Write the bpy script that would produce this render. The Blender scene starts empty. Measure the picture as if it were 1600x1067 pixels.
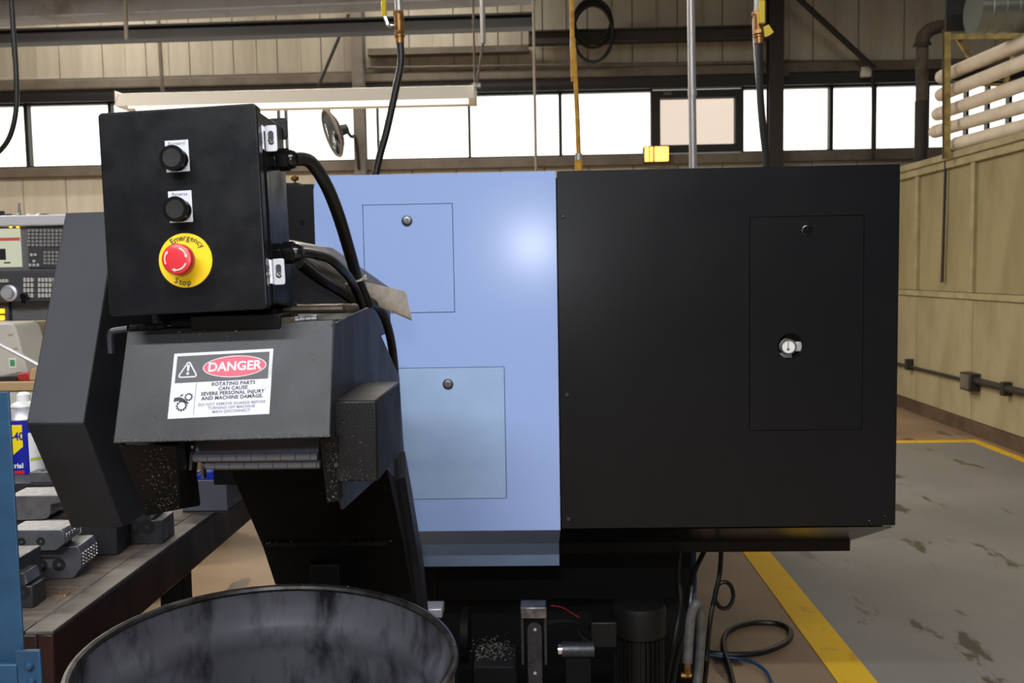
import bpy, bmesh, math, random
import numpy as np
from mathutils import Vector, Matrix
random.seed(7)
scene = bpy.context.scene
COL = scene.collection
R_ = math.radians

# ------------------------------------------------------------------ camera
FL = 1450.0
PITCH, ROLL, YAW = R_(4.3), R_(1.0), R_(-1.69)
CAM = Vector((0, 0, 1.48))
FWD = Vector((math.sin(YAW) * math.cos(PITCH), math.cos(YAW) * math.cos(PITCH), -math.sin(PITCH)))
_r0 = Vector((math.cos(YAW), -math.sin(YAW), 0)); _u0 = _r0.cross(FWD)
RGT = math.cos(ROLL) * _r0 - math.sin(ROLL) * _u0
UPV = math.cos(ROLL) * _u0 + math.sin(ROLL) * _r0
cd = bpy.data.cameras.new('camera'); cam = bpy.data.objects.new('camera', cd); COL.objects.link(cam)
m = Matrix((RGT, UPV, -FWD)).transposed().to_4x4(); m.translation = CAM; cam.matrix_world = m
cd.sensor_width = 36; cd.sensor_fit = 'HORIZONTAL'; cd.lens = FL / 1600 * 36
cd.clip_start = 0.05; cd.clip_end = 200
cd.dof.use_dof = True; cd.dof.focus_distance = 1.55; cd.dof.aperture_fstop = 10.5
scene.camera = cam

# ------------------------------------------------------------------ world, lights, exposure
vs = scene.view_settings
scene.display_settings.display_device = 'sRGB'
vs.view_transform = 'Standard'; vs.look = 'None'; vs.exposure = 0.0; vs.gamma = 1.0; vs.use_curve_mapping = False
w = bpy.data.worlds.new('sky'); scene.world = w; w.use_nodes = True
bg = w.node_tree.nodes['Background']; bg.inputs[0].default_value = (1.0, 0.97, 0.92, 1); bg.inputs[1].default_value = 2.6

def area(name, loc, sx, sy, power, color, rot=(0, 0, 0), spread=None):
    l = bpy.data.lights.new(name, 'AREA'); l.shape = 'RECTANGLE'; l.size = sx; l.size_y = sy
    l.energy = power; l.color = color
    if spread: l.spread = spread
    o = bpy.data.objects.new(name, l); COL.objects.link(o); o.location = loc; o.rotation_euler = rot
    return o
COOL = (0.95, 0.975, 1.0); WARM = (1.0, 0.92, 0.8)
# rows of ceiling fluorescents: (x, y, z, power, colour); no housings; last two are unseen washers added to brighten the upper far wall
TUBES_AND_WASHERS = [(-1.9, -1.6, 4.3, 190, COOL), (1.0, -1.6, 4.3, 170, COOL), (-0.4, -3.4, 4.3, 210, COOL),
         (-4.2, 4.0, 4.9, 150, WARM), (0.2, 4.6, 5.3, 30, WARM), (4.4, 3.6, 5.3, 42, WARM),
         (-5.0, 7.4, 4.6, 290, WARM), (-1.2, 7.4, 4.6, 190, WARM), (4.6, 8.0, 5.3, 42, WARM), (-5.2, 10.9, 5.3, 60, WARM), (-1.6, 10.9, 5.3, 48, WARM)]
for (x, y, z, p_, c_) in TUBES_AND_WASHERS:
    area('tube_or_added_washer_light', (x, y, z), 2.3, 0.16, p_, c_)
# on-camera flash, just above the lens
fl = bpy.data.lights.new('camera_flash', 'POINT'); fl.energy = 20; fl.color = (0.93, 0.96, 1.0); fl.shadow_soft_size = 0.04
flo = bpy.data.objects.new('camera_flash', fl); COL.objects.link(flo); flo.location = (-0.03, 0.02, 1.62)
# daylight comes in through the window band of the far wall
po = area('window_portal', (-0.5, 12.25, 3.34), 14.0, 0.9, 1, (1, 1, 1), (R_(-90), 0, 0)); po.data.cycles.is_portal = True

# ------------------------------------------------------------------ pixel -> world
def ray(px, py): return FWD + RGT * ((px - 800) / FL) - UPV * ((py - 533.5) / FL)
def PY(px, py, Y): d = ray(px, py); return CAM + d * (Y / d.y)
def PZ(px, py, Z): d = ray(px, py); return CAM + d * ((Z - CAM.z) / d.z)
def PX(px, py, X): d = ray(px, py); return CAM + d * (X / d.x)
def HIT(px, py, o, n): d = ray(px, py); return CAM + d * ((o - CAM).dot(n) / d.dot(n))

def CE(p): return Vector((p.x, p.y, 5.9))      # straight up to the ceiling

# ------------------------------------------------------------------ mesh helpers
class MB:
    def __init__(s): s.v = []; s.f = []
    def add(s, vs_, fs):
        b = len(s.v); s.v += [Vector(p) for p in vs_]; s.f += [tuple(b + i for i in q) for q in fs]; return s
    def box(s, x0, x1, y0, y1, z0, z1):
        if x1 < x0: x0, x1 = x1, x0
        if y1 < y0: y0, y1 = y1, y0
        if z1 < z0: z0, z1 = z1, z0
        return s.add([(x0, y0, z0), (x1, y0, z0), (x1, y1, z0), (x0, y1, z0), (x0, y0, z1), (x1, y0, z1), (x1, y1, z1), (x0, y1, z1)],
                     [(0, 3, 2, 1), (4, 5, 6, 7), (0, 1, 5, 4), (1, 2, 6, 5), (2, 3, 7, 6), (3, 0, 4, 7)])
    def prism(s, poly, axis, a, b):
        ar = sum(poly[i][0] * poly[(i + 1) % len(poly)][1] - poly[(i + 1) % len(poly)][0] * poly[i][1] for i in range(len(poly)))
        if ar < 0: poly = poly[::-1]
        if a > b: a, b = b, a
        def P(p, t): return (t, p[0], p[1]) if axis == 'x' else ((p[0], t, p[1]) if axis == 'y' else (p[0], p[1], t))
        n = len(poly); vs_ = [P(p, a) for p in poly] + [P(p, b) for p in poly]
        fs = [tuple(range(n))[::-1], tuple(range(n, 2 * n))] + [(i, (i + 1) % n, n + (i + 1) % n, n + i) for i in range(n)]
        if axis == 'y': fs = [q[::-1] for q in fs]
        return s.add(vs_, fs)
    def hexa(s, a, b):            # two rings of points bridged
        n = len(a); return s.add(list(a) + list(b), [tuple(range(n))[::-1], tuple(range(n, 2 * n))] + [(i, (i + 1) % n, n + (i + 1) % n, n + i) for i in range(n)])
    def cyl(s, p0, p1, r0, r1=None, n=16):
        p0 = Vector(p0); p1 = Vector(p1); r1 = r0 if r1 is None else r1
        d = (p1 - p0).normalized(); a = d.orthogonal().normalized(); b = d.cross(a)
        A = [p0 + r0 * (math.cos(t) * a + math.sin(t) * b) for t in [2 * math.pi * i / n for i in range(n)]]
        B = [p1 + r1 * (math.cos(t) * a + math.sin(t) * b) for t in [2 * math.pi * i / n for i in range(n)]]
        return s.hexa(A, B)
    def tube(s, pts, r, n=8, sub=6, closed=False):
        pts = [Vector(p) for p in pts]
        if sub > 1 and len(pts) > 2:
            q = []
            N = len(pts)
            for i in range(N if closed else N - 1):
                p0 = pts[(i - 1) % N] if (closed or i > 0) else pts[i]; p1 = pts[i]; p2 = pts[(i + 1) % N]
                p3 = pts[(i + 2) % N] if (closed or i + 2 < N) else p2
                for k in range(sub):
                    t = k / sub
                    q.append(0.5 * ((2 * p1) + (p2 - p0) * t + (2 * p0 - 5 * p1 + 4 * p2 - p3) * t * t + (3 * p1 - p0 - 3 * p2 + p3) * t ** 3))
            if not closed: q.append(pts[-1])
            pts = q
        N = len(pts); T = []
        for i in range(N):
            a_ = pts[(i - 1) % N] if (closed or i > 0) else pts[i]; b_ = pts[(i + 1) % N] if (closed or i < N - 1) else pts[i]
            T.append((b_ - a_).normalized())
        u = T[0].orthogonal().normalized(); base = len(s.v)
        for i in range(N):
            u = (u - T[i] * u.dot(T[i])).normalized(); v = T[i].cross(u)
            rr = r[i * len(r) // N] if isinstance(r, (list, tuple)) else r
            s.v += [pts[i] + rr * (math.cos(2 * math.pi * k / n) * u + math.sin(2 * math.pi * k / n) * v) for k in range(n)]
        for i in range(N if closed else N - 1):
            j = (i + 1) % N
            for k in range(n):
                s.f.append((base + i * n + k, base + i * n + (k + 1) % n, base + j * n + (k + 1) % n, base + j * n + k))
        if not closed:
            s.f.append(tuple(base + k for k in range(n))[::-1]); s.f.append(tuple(base + (N - 1) * n + k for k in range(n)))
        return s
    def lathe(s, prof, c=(0, 0, 0), n=32, axis=(0, 0, 1), cap=True):
        c = Vector(c); d = Vector(axis).normalized(); a = d.orthogonal().normalized(); b = d.cross(a); base = len(s.v)
        for (r, z) in prof:
            s.v += [c + d * z + r * (math.cos(2 * math.pi * k / n) * a + math.sin(2 * math.pi * k / n) * b) for k in range(n)]
        for i in range(len(prof) - 1):
            for k in range(n):
                s.f.append((base + i * n + k, base + i * n + (k + 1) % n, base + (i + 1) * n + (k + 1) % n, base + (i + 1) * n + k))
        if cap:
            s.f.append(tuple(base + k for k in range(n))[::-1]); e = base + (len(prof) - 1) * n; s.f.append(tuple(e + k for k in range(n)))
        return s
    def poly(s, pts): return s.add(pts, [tuple(range(len(pts)))])
    def xf(s, M): s.v = [M @ p for p in s.v]; return s

WO = {}
def obj(name, mb, mat, parent=None, bevel=0, seg=2, smooth=True, origin=None, kind=None):
    me = bpy.data.meshes.new(name)
    xs = np.array([tuple(p) for p in mb.v]); lo = xs.min(0); hi = xs.max(0)
    if origin is None:
        origin = Vector(((lo[0] + hi[0]) / 2, (lo[1] + hi[1]) / 2, lo[2])) if parent is None else Vector(((lo + hi) / 2).tolist())
    origin = Vector(origin)
    me.from_pydata([tuple(p - origin) for p in mb.v], [], mb.f); me.validate()
    bm = bmesh.new(); bm.from_mesh(me); bmesh.ops.recalc_face_normals(bm, faces=bm.faces); bm.to_mesh(me); bm.free()
    if smooth:
        me.polygons.foreach_set('use_smooth', [True] * len(me.polygons)); me.set_sharp_from_angle(angle=0.6)
    me.materials.append(mat)
    o = bpy.data.objects.new(name, me); COL.objects.link(o)
    if parent is not None:
        o.parent = parent; o.location = origin - WO[parent.name]
    else: o.location = origin
    WO[o.name] = origin
    if bevel:
        b = o.modifiers.new('bevel', 'BEVEL'); b.width = bevel; b.segments = seg; b.limit_method = 'ANGLE'; b.angle_limit = R_(35)
    if kind: o['kind'] = kind
    return o
def tag(o, label, cat, group=None):
    o['label'] = label; o['category'] = cat
    if group: o['group'] = group
    return o
def thing(name, label, cat, loc=(0, 0, 0), group=None, M=None):
    o = bpy.data.objects.new(name, None); COL.objects.link(o); o.empty_display_size = 0.05
    if M is not None: o.matrix_world = M; WO[o.name] = Vector((0, 0, 0))
    else: o.location = loc; WO[o.name] = Vector(loc)
    return tag(o, label, cat, group)
def struct(o): o['kind'] = 'structure'; return o
def copy_tree(o, loc, rotz=0, label=None):
    c = o.copy(); COL.objects.link(c); c.location = loc; c.rotation_euler = (0, 0, rotz)
    if label: c['label'] = label
    for ch in list(o.children):
        d = ch.copy(); COL.objects.link(d); d.parent = c
        for g in list(ch.children):
            e = g.copy(); COL.objects.link(e); e.parent = d
    return c
def text_mb(txt, size, M, align='CENTER', bold=0.0, extr=0.0, spacing=1.0, shear=0.0, xscale=1.0, base=False):
    cu = bpy.data.curves.new('t', 'FONT'); cu.body = txt; cu.size = size; cu.align_x = align; cu.align_y = 'TOP_BASELINE' if base else 'CENTER'
    cu.offset = bold; cu.extrude = extr; cu.space_character = spacing; cu.shear = shear; cu.resolution_u = 3
    o = bpy.data.objects.new('t', cu); COL.objects.link(o)
    bpy.context.view_layer.update()
    me = bpy.data.meshes.new_from_object(o.evaluated_get(bpy.context.evaluated_depsgraph_get()))
    mb = MB(); mb.add([M @ Vector((v.co.x * xscale, v.co.y, v.co.z)) for v in me.vertices], [tuple(p.vertices) for p in me.polygons])
    bpy.data.objects.remove(o); bpy.data.curves.remove(cu); bpy.data.meshes.remove(me)
    return mb

# ------------------------------------------------------------------ materials
def lin(c): return tuple(((x / 255) / 12.92 if x / 255 <= 0.04045 else ((x / 255 + 0.055) / 1.055) ** 2.4) for x in c)
def mat(name, col, rough=0.5, metal=0.0, col2=None, scale=6, lo=0.4, hi=0.65, bump=0.0, bscale=120, stretch=(1, 1, 1),
        rough2=None, emit=None, estr=0, spec=0.5, coat=0.0, detail=5, raw=False):
    m = bpy.data.materials.new(name); m.use_nodes = True; nt = m.node_tree; b = nt.nodes['Principled BSDF']
    c = col if raw else lin(col)
    b.inputs['Base Color'].default_value = (*c, 1); b.inputs['Roughness'].default_value = rough; b.inputs['Metallic'].default_value = metal
    b.inputs['Specular IOR Level'].default_value = spec; b.inputs['Coat Weight'].default_value = coat
    if emit is not None:
        b.inputs['Emission Color'].default_value = (*lin(emit), 1); b.inputs['Emission Strength'].default_value = estr
    tc = nt.nodes.new('ShaderNodeTexCoord'); mp = nt.nodes.new('ShaderNodeMapping'); mp.inputs['Scale'].default_value = stretch
    nt.links.new(tc.outputs['Object'], mp.inputs['Vector'])
    if col2 is not None or rough2 is not None:
        nz = nt.nodes.new('ShaderNodeTexNoise'); nz.inputs['Scale'].default_value = scale; nz.inputs['Detail'].default_value = detail; nz.inputs['Roughness'].default_value = 0.6
        nt.links.new(mp.outputs['Vector'], nz.inputs['Vector'])
        mr = nt.nodes.new('ShaderNodeMapRange'); mr.inputs['From Min'].default_value = lo; mr.inputs['From Max'].default_value = hi
        nt.links.new(nz.outputs['Fac'], mr.inputs['Value'])
        if col2 is not None:
            mx = nt.nodes.new('ShaderNodeMix'); mx.data_type = 'RGBA'
            mx.inputs[6].default_value = (*c, 1); mx.inputs[7].default_value = (*(col2 if raw else lin(col2)), 1)
            nt.links.new(mr.outputs[0], mx.inputs[0]); nt.links.new(mx.outputs[2], b.inputs['Base Color'])
        if rough2 is not None:
            m2 = nt.nodes.new('ShaderNodeMapRange'); m2.inputs['To Min'].default_value = rough; m2.inputs['To Max'].default_value = rough2
            nt.links.new(mr.outputs[0], m2.inputs['Value']); nt.links.new(m2.outputs[0], b.inputs['Roughness'])
    if bump:
        n2 = nt.nodes.new('ShaderNodeTexNoise'); n2.inputs['Scale'].default_value = bscale; n2.inputs['Detail'].default_value = 3
        nt.links.new(mp.outputs['Vector'], n2.inputs['Vector'])
        bp = nt.nodes.new('ShaderNodeBump'); bp.inputs['Strength'].default_value = bump; bp.inputs['Distance'].default_value = 0.002
        nt.links.new(n2.outputs['Fac'], bp.inputs['Height']); nt.links.new(bp.outputs[0], b.inputs['Normal'])
    return m
M_ = {}
def D(k, *a, **kw): M_[k] = mat(k, *a, **kw)
D('blue', (156, 180, 232), 0.21, spec=0.5)
D('blue_worn', (160, 185, 222), 0.5, col2=(152, 178, 216), scale=5, rough2=0.4, spec=0.4)
D('black_panel', (17, 18, 22), 0.3, col2=(12, 13, 16), scale=3.5, lo=.35, hi=.7, rough2=0.38, bump=.04, bscale=300, spec=0.3)
D('black_paint', (13, 13, 15), 0.42, col2=(9, 9, 11), scale=8, rough2=0.5, bump=.25, bscale=400, spec=.28)
D('black_gloss', (14, 14, 16), 0.22, spec=.5)
D('box_black', (16, 17, 21), 0.3, col2=(8, 9, 11), scale=22, lo=.4, hi=.68, rough2=0.45, bump=.06, bscale=500, spec=.28)
D('hood', (44, 44, 46), 0.44, col2=(37, 37, 39), scale=5, rough2=0.52, bump=.15, bscale=600, metal=0.3, spec=.35)
D('guard', (47, 48, 52), 0.5, col2=(43, 44, 47), scale=4, bump=.1, bscale=600, metal=0.2, spec=.3)
D('conv_dark', (8, 8, 10), 0.62, col2=(6, 6, 7), scale=10, bump=.08, bscale=300, spec=.22)
D('conv_side', (34, 37, 48), 0.42, col2=(26, 29, 38), scale=9, rough2=.55, stretch=(1, 1, .3))
D('gasket', (8, 8, 9), 0.7)
D('steel', (150, 150, 155), 0.32, 1.0, col2=(95, 95, 100), scale=30, rough2=0.5)
D('chrome', (225, 225, 230), 0.2, 1.0)
D('alu', (205, 205, 212), 0.42, .6)
D('dark_steel', (74, 75, 79), 0.38, .7, col2=(58, 58, 62), scale=40, lo=.35, hi=.7, rough2=.5, detail=3)
D('jaw_steel', (126, 127, 132), 0.34, .7, col2=(104, 104, 109), scale=40, lo=.35, hi=.7, rough2=.46, detail=3)
D('hole_black', (5, 5, 6), 0.8)
D('white_plate', (192, 193, 200), 0.5)
D('label_white', (182, 183, 192), 0.5, col2=(154, 147, 132), scale=26, lo=.6, hi=.76)
D('label_black', (14, 14, 16), 0.45)
D('label_red', (196, 38, 66), 0.45)
D('ink', (30, 30, 34), 0.6); D('ink_grey', (95, 95, 100), 0.6); D('ink_red', (190, 60, 60), .6)
D('stop_yellow', (226, 190, 24), 0.42)
D('stop_red', (205, 34, 44), 0.35, col2=(188, 46, 54), scale=20)
D('arrow', (205, 185, 175), 0.6)
D('rubber', (16, 16, 17), 0.42); D('rubber_grey', (92, 92, 90), .5, col2=(70, 70, 68), scale=40)
D('drum', (116, 116, 124), 0.36, .4, col2=(22, 22, 27), scale=15, lo=.46, hi=.66, rough2=0.62, stretch=(1, 1, .3), bump=.12, bscale=60)
D('drum_rim', (96, 94, 94), 0.4, .8, col2=(60, 56, 54), scale=30)
D('rag', (216, 209, 201), 0.95, col2=(196, 188, 180), scale=60, bump=.4, bscale=260)
D('rust_steel', (84, 76, 66), 0.45, .7, col2=(66, 58, 50), scale=40)
D('bench_wood', (104, 93, 85), 0.8, col2=(74, 65, 58), scale=9, stretch=(1, 6, 1), lo=.35, hi=.7, bump=.3, bscale=60)
D('bench_edge', (88, 82, 77), 0.6, col2=(58, 52, 49), scale=14, bump=.2, bscale=80)
D('bench_red', (50, 20, 17), 0.4, col2=(22, 13, 12), scale=9, lo=.36, hi=.62, rough2=.55, stretch=(1, 1, .6), spec=.35)
D('post_blue', (30, 66, 96), 0.5, col2=(24, 54, 80), scale=12, bump=.15, bscale=120, spec=.4)
D('can_blue', (22, 34, 150), 0.3); D('can_yellow', (240, 212, 24), 0.4); D('can_red', (205, 40, 36), .4); D('can_green', (190, 205, 70), .4)
D('plastic_white', (236, 236, 236), 0.4)
D('bin_grey', (86, 88, 98), 0.5); D('bin_blue', (24, 50, 175), 0.4)
D('cream_wall', (196, 190, 176), 0.75, col2=(178, 170, 154), scale=1.4, stretch=(2.5, 1, .5), bump=.05, bscale=20)
D('girt', (108, 100, 90), 0.7, col2=(90, 82, 72), scale=3)
D('dark_girt', (66, 62, 58), 0.7, col2=(52, 49, 46), scale=3)
D('frame_dark', (26, 24, 24), 0.6)
D('column', (112, 106, 98), 0.65, col2=(98, 90, 82), scale=4)
D('column_dark', (44, 41, 38), 0.65)
D('beam_dark', (30, 29, 29), 0.6, col2=(24, 23, 23), scale=3); D('beam_light', (150, 146, 146), 0.6, col2=(126, 112, 104), scale=2.2, lo=.5, hi=.7)
D('booth', (158, 147, 110), 0.6, col2=(138, 126, 90), scale=1.6, lo=.42, hi=.68, stretch=(1, 1.6, .5))
D('booth_low', (166, 155, 122), 0.6, col2=(146, 134, 100), scale=1.8, lo=.42, hi=.7, stretch=(1, 1.6, .6))
D('booth_trim', (170, 160, 122), 0.55, col2=(150, 138, 102), scale=4)
D('booth_shadow', (96, 92, 78), 0.7)
D('base_brown', (92, 72, 54), 0.7, col2=(70, 54, 42), scale=5)
D('pipe_dark', (54, 50, 46), 0.5, .3); D('emt', (170, 168, 168), 0.4, .6)
D('pipe_rust', (92, 80, 66), 0.7, col2=(60, 48, 40), scale=6)
D('tube_white', (232, 222, 206), 0.6, col2=(214, 200, 180), scale=4)
D('rack_yellow', (182, 164, 96), 0.6, col2=(126, 104, 62), scale=8)
D('duct', (128, 134, 128), 0.4, .7); D('plate_dark', (46, 46, 46), .6)
D('lamp_white', (226, 220, 208), 0.5)
D('tube_glow', (255, 250, 240), 0.4, emit=(255, 250, 240), estr=1.3)
D('brass', (168, 124, 70), 0.4, .8, col2=(120, 84, 46), scale=60); D('tag_yellow', (222, 196, 40), 0.5)
D('cord_yellow', (190, 140, 40), 0.55, col2=(150, 104, 30), scale=40)
D('fan_dark', (36, 34, 34), 0.5); D('fan_rim', (120, 108, 98), .5)
D('amber', (255, 190, 100), 0.4, emit=(255, 180, 80), estr=3.0, col2=(200, 110, 60), scale=30)
D('cnc_grey', (104, 104, 108), 0.55); D('cnc_dark', (66, 66, 70), 0.5); D('cnc_top', (208, 208, 214), 0.5)
D('key', (150, 148, 144), .5); D('key_white', (198, 196, 190), .5)
D('screen', (20, 20, 20), 0.3, emit=(226, 226, 200), estr=.75); D('screen_red', (20, 10, 10), .3, emit=(200, 90, 80), estr=.8); D('screen_dark', (40, 42, 40), .4)
D('indicator', (255, 190, 40), .4, emit=(255, 190, 40), estr=2.0)
D('machine_cream', (198, 194, 184), .5); D('green', (70, 160, 100), .5); D('red_plastic', (170, 40, 44), .5); D('card', (182, 152, 112), .8)
D('tan_wall', (150, 138, 110), .7)
D('line_yellow', (224, 178, 24), 0.6, col2=(176, 132, 34), scale=7, lo=.56, hi=.74, bump=.2, bscale=60)
D('hyd_blue', (30, 70, 110), .4); D('motor_black', (11, 11, 12), .5, col2=(15, 14, 13), scale=20, spec=.3); D('swarf', (200, 200, 200), .3, .9, col2=(150, 140, 110), scale=300)
D('gauge_face', (232, 232, 226), .4); D('ceiling', (70, 68, 66), .8); D('dim_wall', (74, 70, 66), .8); D('belt', (128, 132, 144), .34, .35); D('roller_skate', (40, 40, 42), .5)

# floor materials with their own stains
def floor_mat(name, c1, c2, stain, wet=True):
    m = mat(name, c1, 0.5, col2=c2, scale=1.3, lo=.35, hi=.68, detail=8, bump=.05, bscale=40)
    nt = m.node_tree; b = nt.nodes['Principled BSDF']
    tc = nt.nodes.new('ShaderNodeTexCoord'); mp = nt.nodes.new('ShaderNodeMapping'); mp.inputs['Scale'].default_value = (1.0, 0.36, 1); mp.inputs['Rotation'].default_value = (0, 0, R_(28))
    nz = nt.nodes.new('ShaderNodeTexNoise'); nz.inputs['Scale'].default_value = 4.6; nz.inputs['Detail'].default_value = 7; nz.inputs['Roughness'].default_value = .62
    nt.links.new(tc.outputs['Object'], mp.inputs[0]); nt.links.new(mp.outputs[0], nz.inputs['Vector'])
    mr = nt.nodes.new('ShaderNodeMapRange'); mr.inputs['From Min'].default_value = .59; mr.inputs['From Max'].default_value = .62
    nt.links.new(nz.outputs['Fac'], mr.inputs['Value'])
    mx = nt.nodes.new('ShaderNodeMix'); mx.data_type = 'RGBA'
    src = b.inputs['Base Color'].links[0].from_socket
    nt.links.new(src, mx.inputs[6]); mx.inputs[7].default_value = (*lin(stain), 1); nt.links.new(mr.outputs[0], mx.inputs[0])
    nt.links.new(mx.outputs[2], b.inputs['Base Color'])
    r = nt.nodes.new('ShaderNodeMapRange'); r.inputs['To Min'].default_value = .48; r.inputs['To Max'].default_value = .3
    nt.links.new(mr.outputs[0], r.inputs['Value']); nt.links.new(r.outputs[0], b.inputs['Roughness'])
    return m
M_['floor_brown'] = floor_mat('concrete_brown', (150, 128, 103), (126, 104, 82), (80, 65, 50))
M_['floor_grey'] = floor_mat('painted_concrete', (132, 128, 124), (118, 115, 112), (74, 68, 60))

def pane_mat(name, tint):
    m = bpy.data.materials.new(name); m.use_nodes = True; nt = m.node_tree; nt.nodes.clear()
    o = nt.nodes.new('ShaderNodeOutputMaterial'); t = nt.nodes.new('ShaderNodeBsdfTransparent'); t.inputs[0].default_value = (*tint, 1)
    g = nt.nodes.new('ShaderNodeBsdfGlossy'); g.inputs['Roughness'].default_value = .1; x = nt.nodes.new('ShaderNodeMixShader'); x.inputs[0].default_value = .04
    nt.links.new(t.outputs[0], x.inputs[1]); nt.links.new(g.outputs[0], x.inputs[2]); nt.links.new(x.outputs[0], o.inputs[0])
    return m
M_['pane'] = pane_mat('pane', (.97, .97, .95)); M_['pane_peach'] = pane_mat('pane_peach', (.60, .555, .515))

# ================================================================== SETTING
BW = 12.0                                  # far wall
struct(obj('floor', MB().box(-10, 10, -6, 14, -.1, 0), M_['floor_brown'], smooth=False))
struct(obj('floor', MB().box(1.183, 3.66, 0.5, 7.72, 0.0005, .003), M_['floor_grey'], smooth=False))
struct(obj('trim_1', MB().box(1.043, 1.183, 0.3, 7.7, 0.001, .004), M_['line_yellow'], smooth=False))
struct(obj('trim_2', MB().box(1.0, 3.66, 7.72, 7.83, 0.001, .004), M_['line_yellow'], smooth=False))
struct(obj('trim_3', MB().box(3.58, 3.66, 0.5, 7.72, 0.0035, .005), M_['line_yellow'], smooth=False))
struct(obj('ceiling', MB().box(-10, 10, -6, 14, 5.9, 6.0), M_['ceiling'], smooth=False))
struct(obj('wall_left', MB().box(-10.1, -10, -6, 14, 0, 5.9), M_['cream_wall'], smooth=False))
struct(obj('wall_far_right', MB().box(10, 10.1, -6, 14, 0, 5.9), M_['cream_wall'], smooth=False))
struct(obj('wall_front', MB().box(-10, 10, -6.1, -6, 0, 5.9), M_['dim_wall'], smooth=False))

WZ0, WZ1 = 2.95, 3.735
wb = struct(obj('wall_back', MB().box(-10, 10, BW + .05, BW + .25, 0, WZ0 - .12).box(-10, 10, BW + .05, BW + .25, WZ1 + .1, 5.9), M_['girt'], smooth=False))
PW = 0.565
for i in range(-18, 18):
    x0 = i * PW + .1
    obj('panel', MB().box(x0 + .006, x0 + PW - .006, BW - .0, BW + .055, 4.03, 5.88).box(x0 + PW * .5 - .012, x0 + PW * .5 + .012, BW - .014, BW, 4.03, 5.88), M_['cream_wall'], wb, smooth=False)
    obj('panel', MB().box(x0 + .006, x0 + PW - .006, BW - .0, BW + .055, 0.02, WZ0 - .15), M_['cream_wall'], wb, smooth=False)
# window strip
def wx(px, py=200): return PY(px, py, BW + .1).x
edges = [(-60, 43), (49, 174), (179, 300), (304, 436), (450, 557), (573, 590), (592.5, 732), (735.5, 873), (878, 1016),
         None, (1160, 1200), (1222, 1293), (1299, 1362), (1366, 1432), (1448, 1505), (1509, 1538), (1542, 1571), (1576, 1602), (1606, 1680)]
n = 0
for e in edges:
    n += 1
    if e is None:
        x0, x1 = wx(1018), wx(1158)
        f = struct(obj('window_%d' % n, MB().box(x0, x1, BW, BW + .12, WZ0, WZ0 + .1).box(x0, x1, BW, BW + .12, WZ1 - .1, WZ1).box(x0, x0 + .1, BW, BW + .12, WZ0 + .1, WZ1 - .1)
                       .box(x1 - .09, x1, BW, BW + .12, WZ0 + .1, WZ1 - .1), M_['frame_dark'], smooth=False))
        obj('pane', MB().box(x0 + .1, x1 - .09, BW + .1, BW + .11, WZ0 + .1, WZ1 - .1), M_['pane_peach'], f, smooth=False)
        obj('handle', MB().box(x0 + .14, x0 + .24, BW - .02, BW, WZ1 - .06, WZ1 - .03), M_['column'], f)
        continue
    x0, x1 = wx(e[0]), wx(e[1])
    f = struct(obj('window_%d' % n, MB().box(x0 - .022, x1 + .022, BW + .02, BW + .12, WZ0 - .02, WZ0 + .006).box(x0 - .022, x1 + .022, BW + .02, BW + .12, WZ1 - .006, WZ1 + .02)
                   .box(x0 - .022, x0, BW + .02, BW + .12, WZ0, WZ1).box(x1, x1 + .022, BW + .02, BW + .12, WZ0, WZ1), M_['frame_dark'], smooth=False))
    obj('pane', MB().box(x0, x1, BW + .085, BW + .095, WZ0, WZ1), M_['pane'], f, smooth=False)
struct(obj('trim_4', MB().box(-10, 10, BW - .06, BW + .1, WZ1 + .02, WZ1 + .16), M_['frame_dark'], smooth=False))      # dark lintel
struct(obj('trim_5', MB().box(-10, 10, BW - .1, BW + .1, WZ1 + .165, WZ1 + .29), M_['girt'], smooth=False, bevel=.02))
struct(obj('trim_6', MB().box(-10, 10, BW - .1, BW + .1, WZ0 - .15, WZ0 - .025), M_['girt'], smooth=False, bevel=.01))

def ibeam(mb, x0, x1, y, z0, z1, w=.16, t=.02):
    mb.box(x0, x1, y - w / 2, y + w / 2, z0, z0 + t).box(x0, x1, y - w / 2, y + w / 2, z1 - t, z1).box(x0, x1, y - .01, y + .01, z0 + t, z1 - t); return mb
def vcol(name, px, wpx, mat_, lab, Y=BW - .16):
    c = PY(px, 200, Y); hw = wpx / 2 / FL * Y
    mb = MB().box(c.x - hw, c.x + hw, Y - .1, Y - .085, 0, 5.9).box(c.x - hw, c.x + hw, Y + .04, Y + .055, 0, 5.9).box(c.x - .012, c.x + .012, Y - .085, Y + .04, 0, 5.9)
    return tag(obj(name, mb, mat_, smooth=False), lab, 'column')
vcol('steel_column', 563, 17, M_['column'], 'grey steel column on the far wall beside the wall fan')
vcol('steel_column', 1210, 22, M_['column_dark'], 'dark steel column between the far windows right of the peach pane')

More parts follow.
